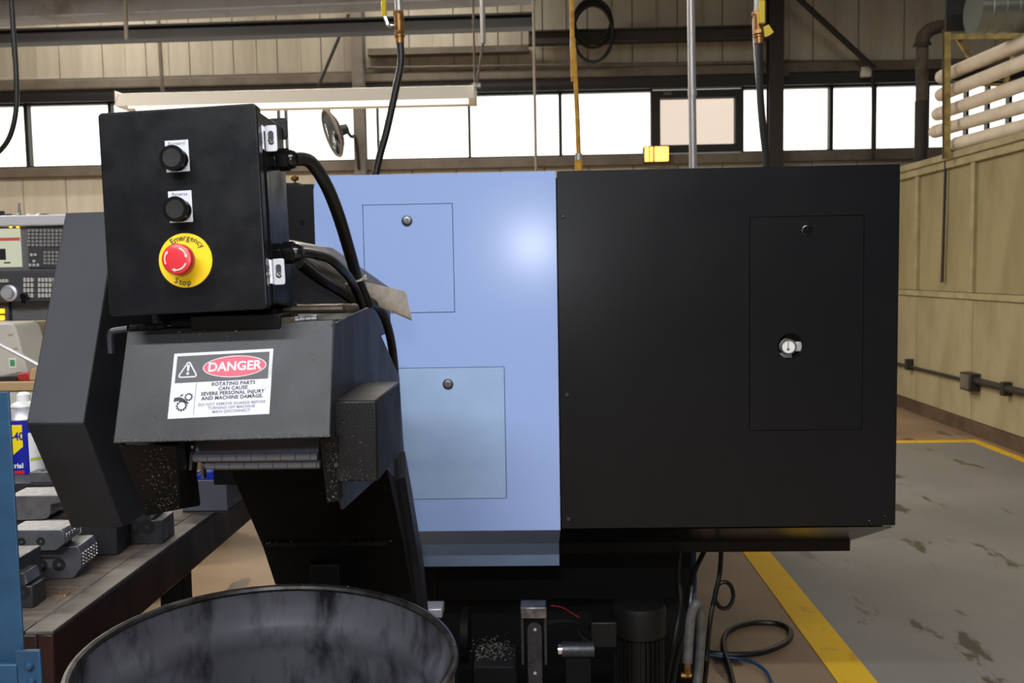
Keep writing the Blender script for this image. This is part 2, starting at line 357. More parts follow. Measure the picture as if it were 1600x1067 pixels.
# beams high up on the left
def beam(name, a, b, z, h, mat_, lab, wdt=.18):
    A = PZ(*a, z); B = PZ(*b, z); d = (B - A); L = d.length; ang = math.atan2(d.y, d.x)
    mb = ibeam(MB(), -1.5 if a[0] <= 0 else 0, L, 0, 0, h, wdt)
    o = obj(name, mb, mat_, smooth=False, origin=(0, 0, 0)); o.location = A; o.rotation_euler = (0, 0, ang); return tag(o, lab, 'beam')
beam('steel_beam', (0, 71), (836, 45), 4.0, .15, M_['beam_dark'], 'dark steel beam running under the pale one at top left')
beam('steel_beam', (0, 36), (836, 1), 4.3, .26, M_['beam_light'], 'pale stained steel beam at the very top left', .3)
a = PY(826, 70, BW - .25); b_ = PY(1206, 39, BW - .25)
tag(obj('steel_beam', ibeam(MB(), a.x, b_.x + .05, BW - .22, a.z, b_.z, .14), M_['dark_girt'], smooth=False), 'dark horizontal girt on the far wall above the middle windows', 'beam')
a = PY(574, 86, BW - .2); b_ = PY(826, 76, BW - .2)
tag(obj('steel_beam', MB().box(a.x, b_.x, BW - .2, BW - .02, a.z, b_.z + .05), M_['girt'], smooth=False), 'short grey girt on the far wall right of the grey column', 'beam')

def tube_thing(name, pts, r, mat_, lab, cat, n=8, sub=6, group=None):
    return tag(obj(name, MB().tube(pts, r, n, sub), mat_), lab, cat, group)
# thin wall conduit
tube_thing('wall_conduit', [PY(-40, 128, BW - .06), PY(556, 113, BW - .06)], .018, M_['girt'], 'thin conduit on the far wall panels left of the grey column', 'conduit', sub=1)
tube_thing('wall_conduit', [PY(574, 106, BW - .13), PY(1196, 97, BW - .13)], .018, M_['girt'], 'thin conduit on the far wall panels between the two columns', 'conduit', sub=1)
t = thing('junction_conduit', 'thin conduit with a pale junction box right of the dark column', 'conduit', PY(1225, 108, BW - .06))
obj('conduit', MB().tube([PY(1226, 112, BW - .06), PY(1230, 95, BW - .06), PY(1250, 96, BW - .06), PY(1480, 96, BW - .06)], .018, 8, 4), M_['girt'], t)
c = PY(1352, 113, BW - .08); obj('junction_box', MB().box(c.x - .06, c.x + .06, BW - .14, BW - .02, c.z - .06, c.z + .06), M_['lamp_white'], t, bevel=.008)
c = PY(1225, 113, BW - .08); obj('junction_box', MB().cyl((c.x, BW - .12, c.z), (c.x, BW - .03, c.z), .06), M_['girt'], t)
# diagonal braces
tube_thing('diagonal_brace', [PY(1246, -4, BW - .3) + (PY(1246, -4, BW - .3) - PY(1366, 107, BW - .2)) * .9, PY(1366, 107, BW - .2)], .035, M_['column_dark'], 'dark diagonal brace above the right-hand windows', 'brace', sub=1)
tube_thing('diagonal_rod', [PY(545, 22, BW - .3), PY(497, 136, BW - .2)], .02, M_['column_dark'], 'thin dark slanting rod left of the grey column', 'rod', sub=1)
tube_thing('window_rod', [PY(1364, 112, BW - .2), PY(1364, 250, BW - .2)], .02, M_['frame_dark'], 'dark vertical rod hanging across the right-hand windows', 'rod', sub=1)
tube_thing('ceiling_rod', [CE(PY(835, 120, 9)), PY(835, 120, 9), PY(838, 290, 9)], .014, M_['girt'], 'thin pale rod hanging before the window left of the yellow cord', 'rod', sub=1)
tube_thing('hanging_rod', [CE(PY(196, -6, 9.6)), PY(198, 62, 9.6)], .022, M_['girt'], 'short pale rod hanging in front of the top left beams', 'rod', sub=1)
tube_thing('hanging_rod', [CE(PY(247, 26, 11.5)), PY(247, 26, 11.5), PY(254, 142, 11.5)], .026, M_['girt'], 'thin pale rod hanging above the dark control box', 'rod', sub=1)
# hanging cable, far left
tube_thing('hanging_cable', [CE(PY(17, -20, 4)), PY(17, -20, 4), PY(22, 60, 4), PY(26, 130, 4), PY(24, 180, 4), PY(12, 220, 4), PY(-15, 250, 4), PY(-60, 290, 3.8), PY(-80, 345, 3.6)], .011, M_['rubber'], 'dark cable looping down at the left edge above the pendant', 'cable')
# coiled cable on the wall
cc = PY(926, 52, BW - .3)
mb = MB()
for k, (rx, rz, oz) in enumerate(((.24, .27, .0), (.225, .25, .05), (.24, .34, -.12))):
    mb.tube([(cc.x + rx * math.cos(q), BW - .3 - .03 * k, cc.z + oz + .1 + rz * math.sin(q)) for q in [2 * math.pi * i / 14 for i in range(14)]], .02, 6, 3, closed=True)
tag(obj('coiled_cable', mb, M_['rubber']), 'black coiled cable hanging on the far wall behind the yellow cord', 'cable')
# amber lamp on the wall
c = PY(1025, 242, BW - .12); t = thing('wall_lamp', 'lit amber wall lamp under the far windows', 'lamp', c)
obj('housing', MB().box(c.x - .16, c.x + .155, BW - .2, BW - .02, c.z - .105, c.z + .105), M_['pipe_rust'], t, bevel=.01)
obj('lens', MB().box(c.x - .03, c.x + .145, BW - .225, BW - .195, c.z - .09, c.z + .09), M_['amber'], t, bevel=.01)
obj('guard_bar', MB().box(c.x - .15, c.x - .1, BW - .215, BW - .2, c.z - .09, c.z + .09).box(c.x - .085, c.x - .05, BW - .215, BW - .2, c.z - .09, c.z + .09), M_['amber'], t)

# wall fan on the grey column
c = PY(519, 208, 11.3); t = thing('wall_fan', 'round black wall fan seen from behind, tilted before the window', 'fan', c)
ax = Vector((-.55, -.8, -.12)).normalized()
rot = Matrix.Rotation(0, 4, 'X'); q = Vector((0, 0, 1)).rotation_difference(Vector((.86, .42, .32)).normalized()).to_matrix().to_4x4(); q.translation = c
ringp = [(.285 * math.cos(a), .285 * math.sin(a), 0) for a in [2 * math.pi * i / 28 for i in range(28)]]
obj('cage_ring', MB().tube(ringp, .018, 6, 1, closed=True).xf(q), M_['fan_rim'], t)
mb = MB()
for i in range(60):
    a = 2 * math.pi * i / 60; mb.tube([(.05 * math.cos(a), .05 * math.sin(a), .07), (.2 * math.cos(a), .2 * math.sin(a), .065), (.285 * math.cos(a), .285 * math.sin(a), 0)], .008, 4, 1)
for rr, zz in ((.12, .07), (.2, .065), (.25, .035)): mb.tube([(rr * math.cos(a), rr * math.sin(a), zz) for a in [2 * math.pi * i / 24 for i in range(24)]], .006, 4, 1, closed=True)
obj('cage', mb.xf(q), M_['fan_dark'], t)
for i in range(4):
    a = i * math.pi / 2 + .3; pts = []
    for rr, hw in ((.05, .05), (.16, .12), (.26, .17)):
        for s_ in (-1, 1): pts.append((rr * math.cos(a) - s_ * hw * math.sin(a), rr * math.sin(a) + s_ * hw * math.cos(a), .02 + s_ * .02))
    bl = MB().add(pts, [(0, 1, 3, 2), (2, 3, 5, 4)]).add([(x, y, z - .006) for x, y, z in pts], [(1, 0, 2, 3), (3, 2, 4, 5)])
    obj('blade', bl.xf(q), M_['fan_dark'], t)
obj('motor', MB().cyl((0, 0, .05), (0, 0, .2), .075, .06).xf(q), M_['fan_dark'], t)
pa = q @ Vector((0, 0, .18)); pb = Vector((PY(555, 216, 11.5).x, 11.55, PY(555, 216, 11.5).z)); pc = Vector((pb.x, 11.7, PY(557, 262, 11.5).z))
obj('arm', MB().tube([pa, (pa + pb) / 2 + Vector((0, 0, -.03)), pb, pc], .022, 8, 4), M_['fan_dark'], t)

# fluorescent fixture hanging over the hall
FY = 6.5; a = PY(196, 162, FY); b_ = PY(742, 147, FY); zc = (a.z + b_.z) / 2
t = thing('fluorescent_fixture', 'long white fluorescent fixture hanging before the left windows', 'light fixture', ((a.x + b_.x) / 2, FY, zc))
obj('reflector', MB().prism([(FY - .16, zc - .05), (FY - .12, zc + .04), (FY - .05, zc + .055), (FY + .05, zc + .055), (FY + .12, zc + .04), (FY + .16, zc - .05), (FY + .15, zc - .05), (FY + .1, zc + .02), (FY - .1, zc + .02), (FY - .15, zc - .05)], 'x', a.x, b_.x), M_['lamp_white'], t, smooth=False)
for s_ in (-.06, .06): obj('tube', MB().cyl((a.x + .05, FY + s_, zc - .03), (b_.x - .05, FY + s_, zc - .03), .019), M_['tube_glow'], t)
obj('end_cap', MB().box(a.x - .006, a.x, FY - .15, FY + .15, zc - .05, zc + .055), M_['lamp_white'], t); obj('end_cap', MB().box(b_.x, b_.x + .006, FY - .15, FY + .15, zc - .05, zc + .055), M_['lamp_white'], t)
hx = PY(744, 138, FY)
obj('hanger', MB().tube([(hx.x, FY, zc + .05), PY(755, 66, FY)], .009, 6, 1), M_['girt'], t)
obj('hanger', MB().tube([PY(755, 68, FY), CE(PY(753, -30, FY))], .018, 8, 1), M_['emt'], t)
obj('hanger', MB().tube([PY(742, 136, FY), CE(PY(738, -30, FY))], .008, 6, 1), M_['girt'], t)
obj('clamp', MB().box(hx.x - .03, hx.x + .03, FY - .03, FY + .03, zc + .05, zc + .075), M_['steel'], t)
# air drops, cords and conduits coming down behind the machine
def air_drop(px, pts, Y, lab, tagpx, mirror=1):
    top = PY(px, -30, Y); t = thing('air_drop', lab, 'air hose', PY(*pts[-1], Y))
    z1 = PY(px + 1, 20, Y); z2 = PY(px + 2, 48, Y); z3 = PY(px + 2.5, 58, Y); z4 = PY(px + 3, 68, Y)
    obj('pipe', MB().tube([CE(top), z1], .0125, 10, 1), M_['emt'], t)
    obj('valve', MB().cyl(z1, z2, .0165, n=12).cyl(PY(px, 18, Y), PY(px + .5, 23, Y), .019, n=6), M_['brass'], t)
    obj('collar', MB().cyl(z2, PY(px + 2.2, 53, Y), .0185, n=6).cyl(PY(px + 2.3, 55, Y), z3, .018, n=12).cyl(z3, z4, .0145, n=12), M_['brass'], t)
    h = [PY(px + 3, 66, Y)] + [PY(*p, Y) for p in pts]; h.append(Vector((h[-1].x, Y, 1.732)))
    obj('hose', MB().tube(h, .0125, 10, 8), M_['rubber'], t)
    return t
t = air_drop(622, [(626, 100), (616, 150), (604, 205), (593, 245), (585, 285)], 3.2, 'black air hose on a brass valve above the blue panel', 0)
obj('handle', MB().tube([PY(619, 42, 3.2), PY(607, 40, 3.19), PY(604, 33, 3.19), PY(601, 26, 3.19)], .006, 6, 4), M_['chrome'], t)
obj('handle_sleeve', MB().tube([PY(600, 26, 3.19), PY(599, -8, 3.19)], .009, 8, 1), M_['tag_yellow'], t)
t = air_drop(1183, [(1187, 110), (1188, 150), (1192, 200), (1196, 235), (1198, 275)], 3.2, 'black air hose with yellow tags above the black panel', 0)
obj('handle_sleeve', MB().box(PY(1185, 20, 3.18).x, PY(1194, 20, 3.18).x, 3.165, 3.18, PY(1188, 38, 3.18).z, PY(1188, 2, 3.18).z), M_['tag_yellow'], t, bevel=.003)
pp = [PY(1193, 42, 3.17), PY(1201, 38, 3.17), PY(1209, 50, 3.17), PY(1203, 55, 3.17), PY(1195, 58, 3.17)]
obj('warning_tag', MB().hexa(pp, [p + Vector((0, .002, 0)) for p in pp]), M_['tag_yellow'], t, smooth=False)
tube_thing('pale_wire', [PY(1177, 30, 3.22), PY(1179, 80, 3.22), PY(1183, 130, 3.22), PY(1190, 190, 3.22)], .004, M_['emt'], 'thin pale wire running beside the right-hand air hose', 'wire')
t = thing('pull_cord', 'yellow cord with a pale connector hanging behind the machine', 'cord', PY(905, 262, 3.0))
obj('cord', MB().tube([CE(PY(893, -20, 3.0)), PY(893, -20, 3.0), PY(896, 60, 3.0), PY(899, 120, 3.0), PY(902, 180, 3.0), PY(904, 240, 3.0)], .0075, 8, 4), M_['cord_yellow'], t)
obj('connector', MB().cyl(PY(904, 240, 3.0), PY(904, 250, 3.0), .012, n=12), M_['emt'], t); obj('plug', MB().cyl(PY(904, 250, 3.0), Vector((PY(905, 262, 3.0).x, 3.0, 1.731)), .0135, n=10), M_['cord_yellow'], t)
obj('splice', MB().cyl(PY(893, 62, 3.0), PY(894, 88, 3.0), .006, n=8), M_['emt'], t)
t = thing('vertical_conduit', 'grey metal conduit standing behind the black panel', 'conduit', PY(1083, 275, 3.3))
obj('pipe', MB().tube([CE(PY(1079, -20, 3.3)), PY(1079, -20, 3.3), PY(1083, 262, 3.3), Vector((PY(1083, 262, 3.3).x, 3.3, 1.731))], .0135, 12, 1), M_['emt'], t)
obj('coupling', MB().cyl(PY(1081.5, 140, 3.3), PY(1081.7, 150, 3.3), .0155, n=12), M_['emt'], t)

# ------------------------------------------------------------------ booth wall on the right
WX = 3.77; TOP = 2.45; RAIL = 1.2
wr = struct(obj('wall_right', MB().box(WX + .02, WX + .14, 3.0, 11.6, 0, TOP - .02), M_['booth_shadow'], smooth=False))
bat = [4.6, 5.79, 6.98, 8.17, 9.36, 10.55, 11.6]
y0 = 3.0
for yb in bat:
    obj('panel', MB().box(WX + .004, WX + .03, y0 + .03, yb - .03, RAIL + .03, TOP - .1), M_['booth'], wr, smooth=False)
    obj('panel', MB().box(WX, WX + .03, y0 + .004, yb - .004, .12, RAIL - .035), M_['booth_low'], wr, smooth=False)
    obj('batten', MB().box(WX - .028, WX + .03, yb - .035, yb + .035, RAIL + .03, TOP - .1), M_['booth_trim'], wr, bevel=.004)
    obj('channel', MB().box(WX - .012, WX + .005, yb + .036, yb + .062, RAIL + .01, TOP - .1), M_['pipe_dark'], wr)
    y0 = yb
obj('cap_rail', MB().box(WX - .06, WX + .2, 3.0, 11.6, TOP - .03, TOP + .03), M_['booth_trim'], wr, bevel=.006)
obj('top_rail', MB().box(WX - .035, WX + .03, 3.0, 11.6, TOP - .1, TOP - .03), M_['booth_trim'], wr, bevel=.004)
obj('middle_rail', MB().box(WX - .02, WX + .03, 3.0, 11.6, RAIL - .03, RAIL + .025), M_['booth_trim'], wr, bevel=.004)
struct(obj('baseboard_right', MB().box(WX - .03, WX + .03, 3.0, 11.6, 0, .115), M_['base_brown'], smooth=False, bevel=.006))
t = thing('booth_conduit', 'dark electrical conduit with a switch box low on the cream wall', 'conduit', (WX - .03, 8.1, .44))
obj('conduit', MB().tube([(WX - .03, 11.3, .44), (WX - .03, 8.2, .46)], .016, 8, 1), M_['pipe_dark'], t)
obj('conduit', MB().tube([(WX - .04, 8.1, .48), (WX - .04, 3.2, .49)], .03, 8, 1), M_['pipe_dark'], t)
obj('switch_box', MB().box(WX - .09, WX, 8.0, 8.2, .385, .54), M_['pipe_dark'], t, bevel=.006)
obj('box_cover', MB().box(WX - .096, WX - .09, 8.02, 8.18, .4, .525), M_['girt'], t, bevel=.003)
for yy in (9.45, 7.5): obj('strap', MB().box(WX - .07, WX, yy - .03, yy + .03, .42, .53), M_['pipe_dark'], t)
tube_thing('wall_rod', [PX(1478, 246, WX - .03), PX(1472, 441, WX - .03)], .014, M_['column_dark'], 'dark rod hanging down the upper part of the cream wall', 'rod', sub=1)
# white tubes on the rack above the booth
ends = [((1467, 122), (1600, 66)), ((1466, 150), (1600, 97)), ((1461, 180), (1600, 132)), ((1457, 207), (1600, 166)), ((1490, 226), (1600, 197))]
pos = ['topmost', 'second from the top', 'third from the top', 'fourth from the top', 'lowest']
YE = [8.9, 8.86, 9.0, 9.1, 8.6]
for k, ((ea, eb), y_) in enumerate(zip(ends, YE)):
    A = PY(*ea, y_); B = PX(*eb, A.x + .1)
    d = (B - A).normalized(); t = thing('stored_tube', 'long cream tube stored above the cream wall, %s of five' % pos[k], 'tube', A, 'cream tubes on the rack')
    obj('tube', MB().tube([A + d * .06, A + d * 4.2], .058, 16, 1), M_['tube_white'], t)
    obj('end_cap', MB().lathe([(.02, -.035), (.045, -.022), (.06, .0), (.063, .03), (.063, .12), (.058, .13)], A + d * .04, 16, d), M_['tube_white'], t)
RY = 8.72
t = thing('tube_rack', 'rusty yellow steel rack holding the cream tubes', 'rack', PY(1484, 245, RY))
def bar(mb, a, b, wpx, Y, th=.03):
    A = PY(*a, Y); B = PY(*b, Y); d = (B - A).normalized(); s_ = Vector((d.z, 0, -d.x)) * (wpx / 2 / FL * Y); dy = Vector((0, th, 0))
    return mb.hexa([A - s_, A + s_, B + s_, B - s_], [A - s_ + dy, A + s_ + dy, B + s_ + dy, B - s_ + dy])
obj('post', bar(MB(), (1481, 248), (1481, 46), 9, RY - .25), M_['rack_yellow'], t, smooth=False)
obj('post_web', bar(MB(), (1475.5, 248), (1475.5, 46), 4, RY - .24, .02), M_['pipe_rust'], t, smooth=False)
obj('cross_bar', bar(MB(), (1486, 57), (1700, 55), 8, RY - .2), M_['rack_yellow'], t, smooth=False)
obj('brace', bar(MB(), (1498, 60), (1522, 98), 6, RY - .16), M_['rack_yellow'], t, smooth=False)
obj('brace', bar(MB(), (1584, 88), (1570, 140), 5, RY + .3), M_['rack_yellow'], t, smooth=False)
for zz in (98, 215): obj('shelf_arm', bar(MB(), (1476, zz + 35), (1620, zz + 33), 4, RY + .1), M_['rack_yellow'], t, smooth=False)
# exhaust pipe with elbow, duct
EY = 10.8
t = thing('exhaust_pipe', 'rusty brown exhaust pipe with an elbow beside the tube rack', 'pipe', PY(1440, 252, EY))
obj('lower_sleeve', MB().tube([Vector((PY(1440, 158, EY).x, EY, 0)), PY(1440, 158, EY)], .073, 16, 1), M_['column_dark'], t)
obj('pipe', MB().tube([PY(1440, 158, EY), PY(1441, 72, EY)], .066, 16, 1), M_['pipe_rust'], t)
obj('elbow', MB().tube([PY(1441, 72, EY), PY(1443, 58, EY), PY(1452, 48, EY), PY(1466, 43, EY), PY(1484, 42, EY)], .078, 16, 5), M_['pipe_rust'], t)
obj('flange', MB().cyl(PY(1441, 74, EY), PY(1441, 68, EY), .095), M_['column_dark'], t)
c0 = PY(1520, 18, 7.6); t = thing('spiral_duct', 'grey metal spiral duct at the top right corner', 'duct', c0)
mb = MB(); prof = []
for i in range(26):
    z = i * .1; prof += [(.17, z), (.17, z + .085), (.176, z + .09), (.176, z + .098)]
obj('duct', mb.lathe(prof, c0, 28, (1, 0, 0)), M_['duct'], t)
obj('end_plate', MB().box(PY(1479, 0, 7.9).x, PY(1524, 0, 7.9).x, 7.9, 7.93, PY(1500, 48, 7.9).z, 4.6), M_['plate_dark'], t, smooth=False)

# ================================================================== LATHE
MY = 2.5
XL, XM, XR = -.6, .052, .957; ZB, ZT = .772, 1.745
L = thing('cnc_lathe', 'large machine tool with a light blue and a black sheet-metal end', 'machine', (.18, 3.6, 0))
def gpanel(x0, x1, z0, z1, y0, y1, holes):
    xs = sorted({x0, x1} | {h[0] for h in holes} | {h[1] for h in holes}); zs = sorted({z0, z1} | {h[2] for h in holes} | {h[3] for h in holes}); mb = MB()
    for i in range(len(xs) - 1):
        for j in range(len(zs) - 1):
            cx, cz = (xs[i] + xs[i + 1]) / 2, (zs[j] + zs[j + 1]) / 2
            if not any(h[0] < cx < h[1] and h[2] < cz < h[3] for h in holes): mb.box(xs[i], xs[i + 1], y0, y1, zs[j], zs[j + 1])
    return mb
def rc(a, b, Y=MY): A = PY(*a, Y); B = PY(*b, Y); return [A.x, B.x, B.z, A.z]
d1 = rc((566, 320), (711, 488)); d2 = rc((618, 575), (792, 779)); d3 = rc((1171, 339), (1347, 671))
ch = PY(513, 272, MY); ch2 = PY(495, 296, MY)
bp = gpanel(d1[0] - .02, XM - .002, ZB, ZT, MY, MY + .03, [d1, d2])
bp.prism([(XL, ZB), (d1[0] - .02, ZB), (d1[0] - .02, ZT), (ch.x, ZT), (ch2.x - .003, ZT - .012), (XL, ch2.z)], 'y', MY, MY + .03)
obj('blue_panel', bp, M_['blue'], L, smooth=False)
kp = gpanel(XM + .002, XR, ZB + .004, ZT, MY, MY + .03, [d3]); obj('black_panel', kp, M_['black_panel'], L, smooth=False)
obj('body', MB().box(XL + .02, XR - .012, MY + .03, 5.2, ZB + .01, ZT - .015).box(XL + .3, XR - .04, 3.1, 5.2, .66, ZB + .01), M_['black_paint'], L, smooth=False)
g = .0016
for (d, mt, nm) in ((d1, 'blue', 'access_door'), (d2, 'blue_worn', 'access_door')):
    o = obj(nm, MB().box(d[0] + g, d[1] - g, MY - .0005, MY + .016, d[2] + g, d[3] - g), M_[mt], L, bevel=.0008)
    c = PY(636, 345, MY) if d is d1 else PY(700, 600, MY)
    obj('lock_ring', MB().lathe([(.0145, 0), (.0145, .003), (.011, .004)], (c.x, MY, c.z), 24, (0, -1, 0)), M_['dark_steel'], o)
    obj('quarter_turn_lock', MB().lathe([(.0105, 0), (.0105, .006), (.008, .007), (.004, .0065)], (c.x, MY, c.z), 20, (0, -1, 0)).box(c.x - .0015, c.x + .0015, MY - .0085, MY - .006, c.z - .006, c.z + .006), M_['steel'] if d is d1 else M_['jaw_steel'], o)
# black door with its round opening
hc = PY(1235, 541, MY); hr = .0345
x0, x1, z0, z1 = d3[0] + g, d3[1] - g, d3[2] + g, d3[3] - g
angs = sorted([2 * math.pi * i / 48 for i in range(48)] + [math.atan2(zz - hc.z, xx - hc.x) % (2 * math.pi) for xx in (x0, x1) for zz in (z0, z1)])
inn = []; out = []
for a in angs:
    ca, sa = math.cos(a), math.sin(a); tt = min((x1 - hc.x) / ca if ca > 1e-9 else 1e9, (x0 - hc.x) / ca if ca < -1e-9 else 1e9, (z1 - hc.z) / sa if sa > 1e-9 else 1e9, (z0 - hc.z) / sa if sa < -1e-9 else 1e9)
    inn.append((hc.x + hr * ca, hc.z + hr * sa)); out.append((hc.x + tt * ca, hc.z + tt * sa))
N = len(angs); mb = MB()
ya, yb = MY - .0005, MY + .016
vv = [(p[0], ya, p[1]) for p in inn] + [(p[0], ya, p[1]) for p in out] + [(p[0], yb, p[1]) for p in inn] + [(p[0], yb, p[1]) for p in out]; ff = []
for i in range(N):
    j = (i + 1) % N; ff += [(i, j, N + j, N + i), (2 * N + i, 3 * N + i, 3 * N + j, 2 * N + j), (i, 2 * N + i, 2 * N + j, j), (N + i, N + j, 3 * N + j, 3 * N + i)]
bd = obj('access_door', mb.add(vv, ff), M_['black_panel'], L, smooth=False)
c = PY(1260, 360, MY); obj('quarter_turn_lock', MB().lathe([(.014, 0), (.014, .004), (.011, .005), (.009, .003)], (c.x, MY, c.z), 24, (0, -1, 0)), M_['black_gloss'], bd)
obj('gauge_recess', MB().lathe([(hr - .001, 0), (hr - .001, .05), (.001, .05)], (hc.x, MY + .002, hc.z), 32, (0, 1, 0), cap=False), M_['hole_black'], bd)
gc = PY(1230, 541, MY + .012)
ga = obj('pressure_gauge', MB().lathe([(.001, .0), (.021, .0), (.021, -.012), (.019, -.014), (.019, -.010), (.001, -.010)], (gc.x, gc.y, gc.z), 28, (0, 1, 0), cap=False), M_['gauge_face'], L)
obj('gauge_rim', MB().tube([(gc.x + .0195 * math.cos(a), gc.y - .014, gc.z + .0195 * math.sin(a)) for a in [2 * math.pi * i / 24 for i in range(24)]], .0022, 6, 1, closed=True), M_['steel'], ga)
obj('needle', MB().box(gc.x - .0008, gc.x + .0008, gc.y - .0115, gc.y - .0105, gc.z - .004, gc.z + .013), M_['ink'], ga)
obj('gauge_scale', MB().box(gc.x - .003, gc.x + .003, gc.y - .0112, gc.y - .0105, gc.z - .010, gc.z - .005), M_['ink'], ga)
b2 = PY(1247, 541, MY + .012); obj('valve_block', MB().box(b2.x - .011, b2.x + .011, MY + .012, MY + .04, b2.z - .014, b2.z + .012), M_['alu'], ga, bevel=.002)
b2 = PY(1228, 554, MY + .01); obj('valve_block', MB().box(b2.x - .018, b2.x + .018, MY + .016, MY + .04, b2.z - .01, b2.z + .004), M_['alu'], ga, bevel=.002)
for p in ((880, 338), (886, 617), (888, 812), (1360, 815), (1384, 808)):
    c = PY(*p, MY); obj('screw', MB().lathe([(.0065, 0), (.0065, .002), (.004, .004)], (c.x, MY, c.z), 12, (0, -1, 0)), M_['dark_steel'] if p[0] < 1000 else M_['black_gloss'], L)
# slanting underside and skirt
SK = 2.86; zs0, zs1 = .595, .628
obj('underside', MB().prism([(MY + .004, ZB - .001), (SK, zs1), (SK + .2, zs1), (SK + .2, ZB - .001)], 'x', XM + .002, XR), M_['black_gloss'], L, smooth=False)
obj('skirt', MB().box(XM + .002, XR, SK, SK + .03, zs0, zs1 + .002), M_['black_paint'], L, smooth=False)
obj('blue_underside', MB().prism([(MY + .004, ZB - .001), (SK, zs1 - .02), (SK + .2, zs1 - .02), (SK + .2, ZB - .001)], 'x', XL, XM - .002), M_['blue_worn'], L, smooth=False)
obj('blue_skirt', MB().box(XL, XM - .002, SK - .12, SK - .1, zs0 + .0, zs1 + .04), M_['blue_worn'], L, smooth=False)
obj('base', MB().box(-.42, .5, 2.98, 5.0, .0, .66), M_['black_paint'], L, smooth=False)
obj('base_front', MB().box(-.35, .47, 2.9, 2.98, .43, .6), M_['conv_dark'], L, bevel=.004)
obj('base', MB().box(.5, .68, 4.2, 5.0, .06, .66), M_['black_paint'], L, smooth=False)
obj('under_plate', MB().box(.47, .8, 3.05, 5.1, .57, .6), M_['black_paint'], L, smooth=False)
# black cover at the machine's upper left corner with a brass knob
a = PY(452, 292, 2.62); b_ = PY(489, 400, 2.62)
obj('corner_cover', MB().prism([(a.x - .05, b_.z - .25), (XL + .02, b_.z - .25), (XL + .02, a.z - .004), (a.x - .05, a.z)], 'y', 2.58, 3.3), M_['black_panel'], L, smooth=False)
c = PY(461, 291, 2.66); obj('cover_knob', MB().lathe([(.006, 0), (.004, .004), (.004, .015), (.011, .018), (.012, .026), (.008, .03)], c, 14), M_['brass'], L)
obj('cover_tab', MB().box(c.x - .025, c.x + .02, 2.62, 2.7, c.z - .006, c.z + .006), M_['black_paint'], L); c = PY(486, 293, 2.66); obj('cover_tab', MB().box(c.x - .015, c.x + .015, 2.62, 2.7, c.z - .006, c.z + .006), M_['black_paint'], L)
c = PY(472, 348, 2.58); obj('screw', MB().lathe([(.007, 0), (.007, .002), (.004, .004)], (c.x, 2.58, c.z), 12, (0, -1, 0)), M_['black_gloss'], L)

# ================================================================== CHIP CONVEYOR
cl, cr = -.541, -.267
CV = thing('chip_conveyor', 'black chip conveyor head with a danger label above the steel drum', 'conveyor', ((cl + cr) / 2, 1.9, 0))
head = [(1.215, 1.413), (1.45, 1.424), (1.749, 1.28), (1.777, 1.062), (1.582, 1.142), (1.40, 1.224), (1.30, 1.265), (1.215, 1.30)]
obj('head_housing', MB().prism(head, 'x', cl + .004, cr - .004), M_['conv_dark'], CV, smooth=False)
obj('side_plate', MB().prism([(1.202, 1.416), (1.45, 1.428), (1.749, 1.284), (1.777, 1.062), (1.582, 1.142), (1.223, 1.165), (1.21, 1.19)], 'x', cr - .004, cr), M_['conv_side'], CV, smooth=False)
sp = [(1.205, 1.412), (1.45, 1.424), (1.749, 1.28), (1.777, 1.062), (1.582, 1.158), (1.28, 1.222), (1.22, 1.27)]
obj('side_plate', MB().prism(sp, 'x', cl, cl + .004), M_['conv_side'], CV, smooth=False)
inc = [(1.582, 1.142), (1.75, .955), (1.84, .83), (1.9, .45), (1.9, .02), (2.3, .02), (2.3, .3), (2.02, .8), (1.923, .872), (1.777, 1.062)]
obj('incline_housing', MB().prism(inc, 'x', cl, cr), M_['conv_dark'], CV, smooth=False)
obj('edge_flange', MB().prism([(1.70, 1.15), (1.777, 1.06), (1.923, .872), (1.96, .79), (2.2, .3), (2.2, .02), (2.17, .02), (2.17, .3), (1.90, .8), (1.86, .88), (1.70, 1.1)], 'x', cr, cr + .014), M_['conv_side'], CV, smooth=False)
c = PY(505, 890, 1.76); obj('bracket', MB().box(c.x - .03, c.x + .03, 1.765, 1.85, .80, .915), M_['conv_dark'], CV, bevel=.003)
obj('seam_strip', MB().box(cl + .01, cr - .03, 1.733, 1.77, .962, .968), M_['conv_dark'], CV)
# hood
n_h = Vector((0, -.9, .44)).normalized(); o_h = PY(273, 554, 1.19)
ex = Vector((.9994, 0, .034)).normalized(); ey = n_h.cross(ex).normalized()       # right, up the plate
MH = Matrix((ex, ey, n_h)).transposed().to_4x4(); MH.translation = o_h
def HL(px, py): p = HIT(px, py, o_h, n_h) - o_h; return (p.dot(ex), p.dot(ey))
hp = [HL(198, 517), HL(176, 692), HL(516, 684), HL(522, 500)]
hb = MB().prism(hp, 'z', -.003, 0)
x_l = (hp[0][0] + hp[1][0]) / 2; x_r = (hp[2][0] + hp[3][0]) / 2; yt = hp[0][1]; yb_ = hp[1][1]
hb.box(hp[2][0] - .003, hp[2][0], hp[2][1] + .003, hp[3][1], -.03, -.002).box(x_l, x_l + .003, yb_ + .003, yt, -.03, -.002)
hood = obj('hood', hb.xf(MH), M_['hood'], CV, smooth=False, bevel=.0012)
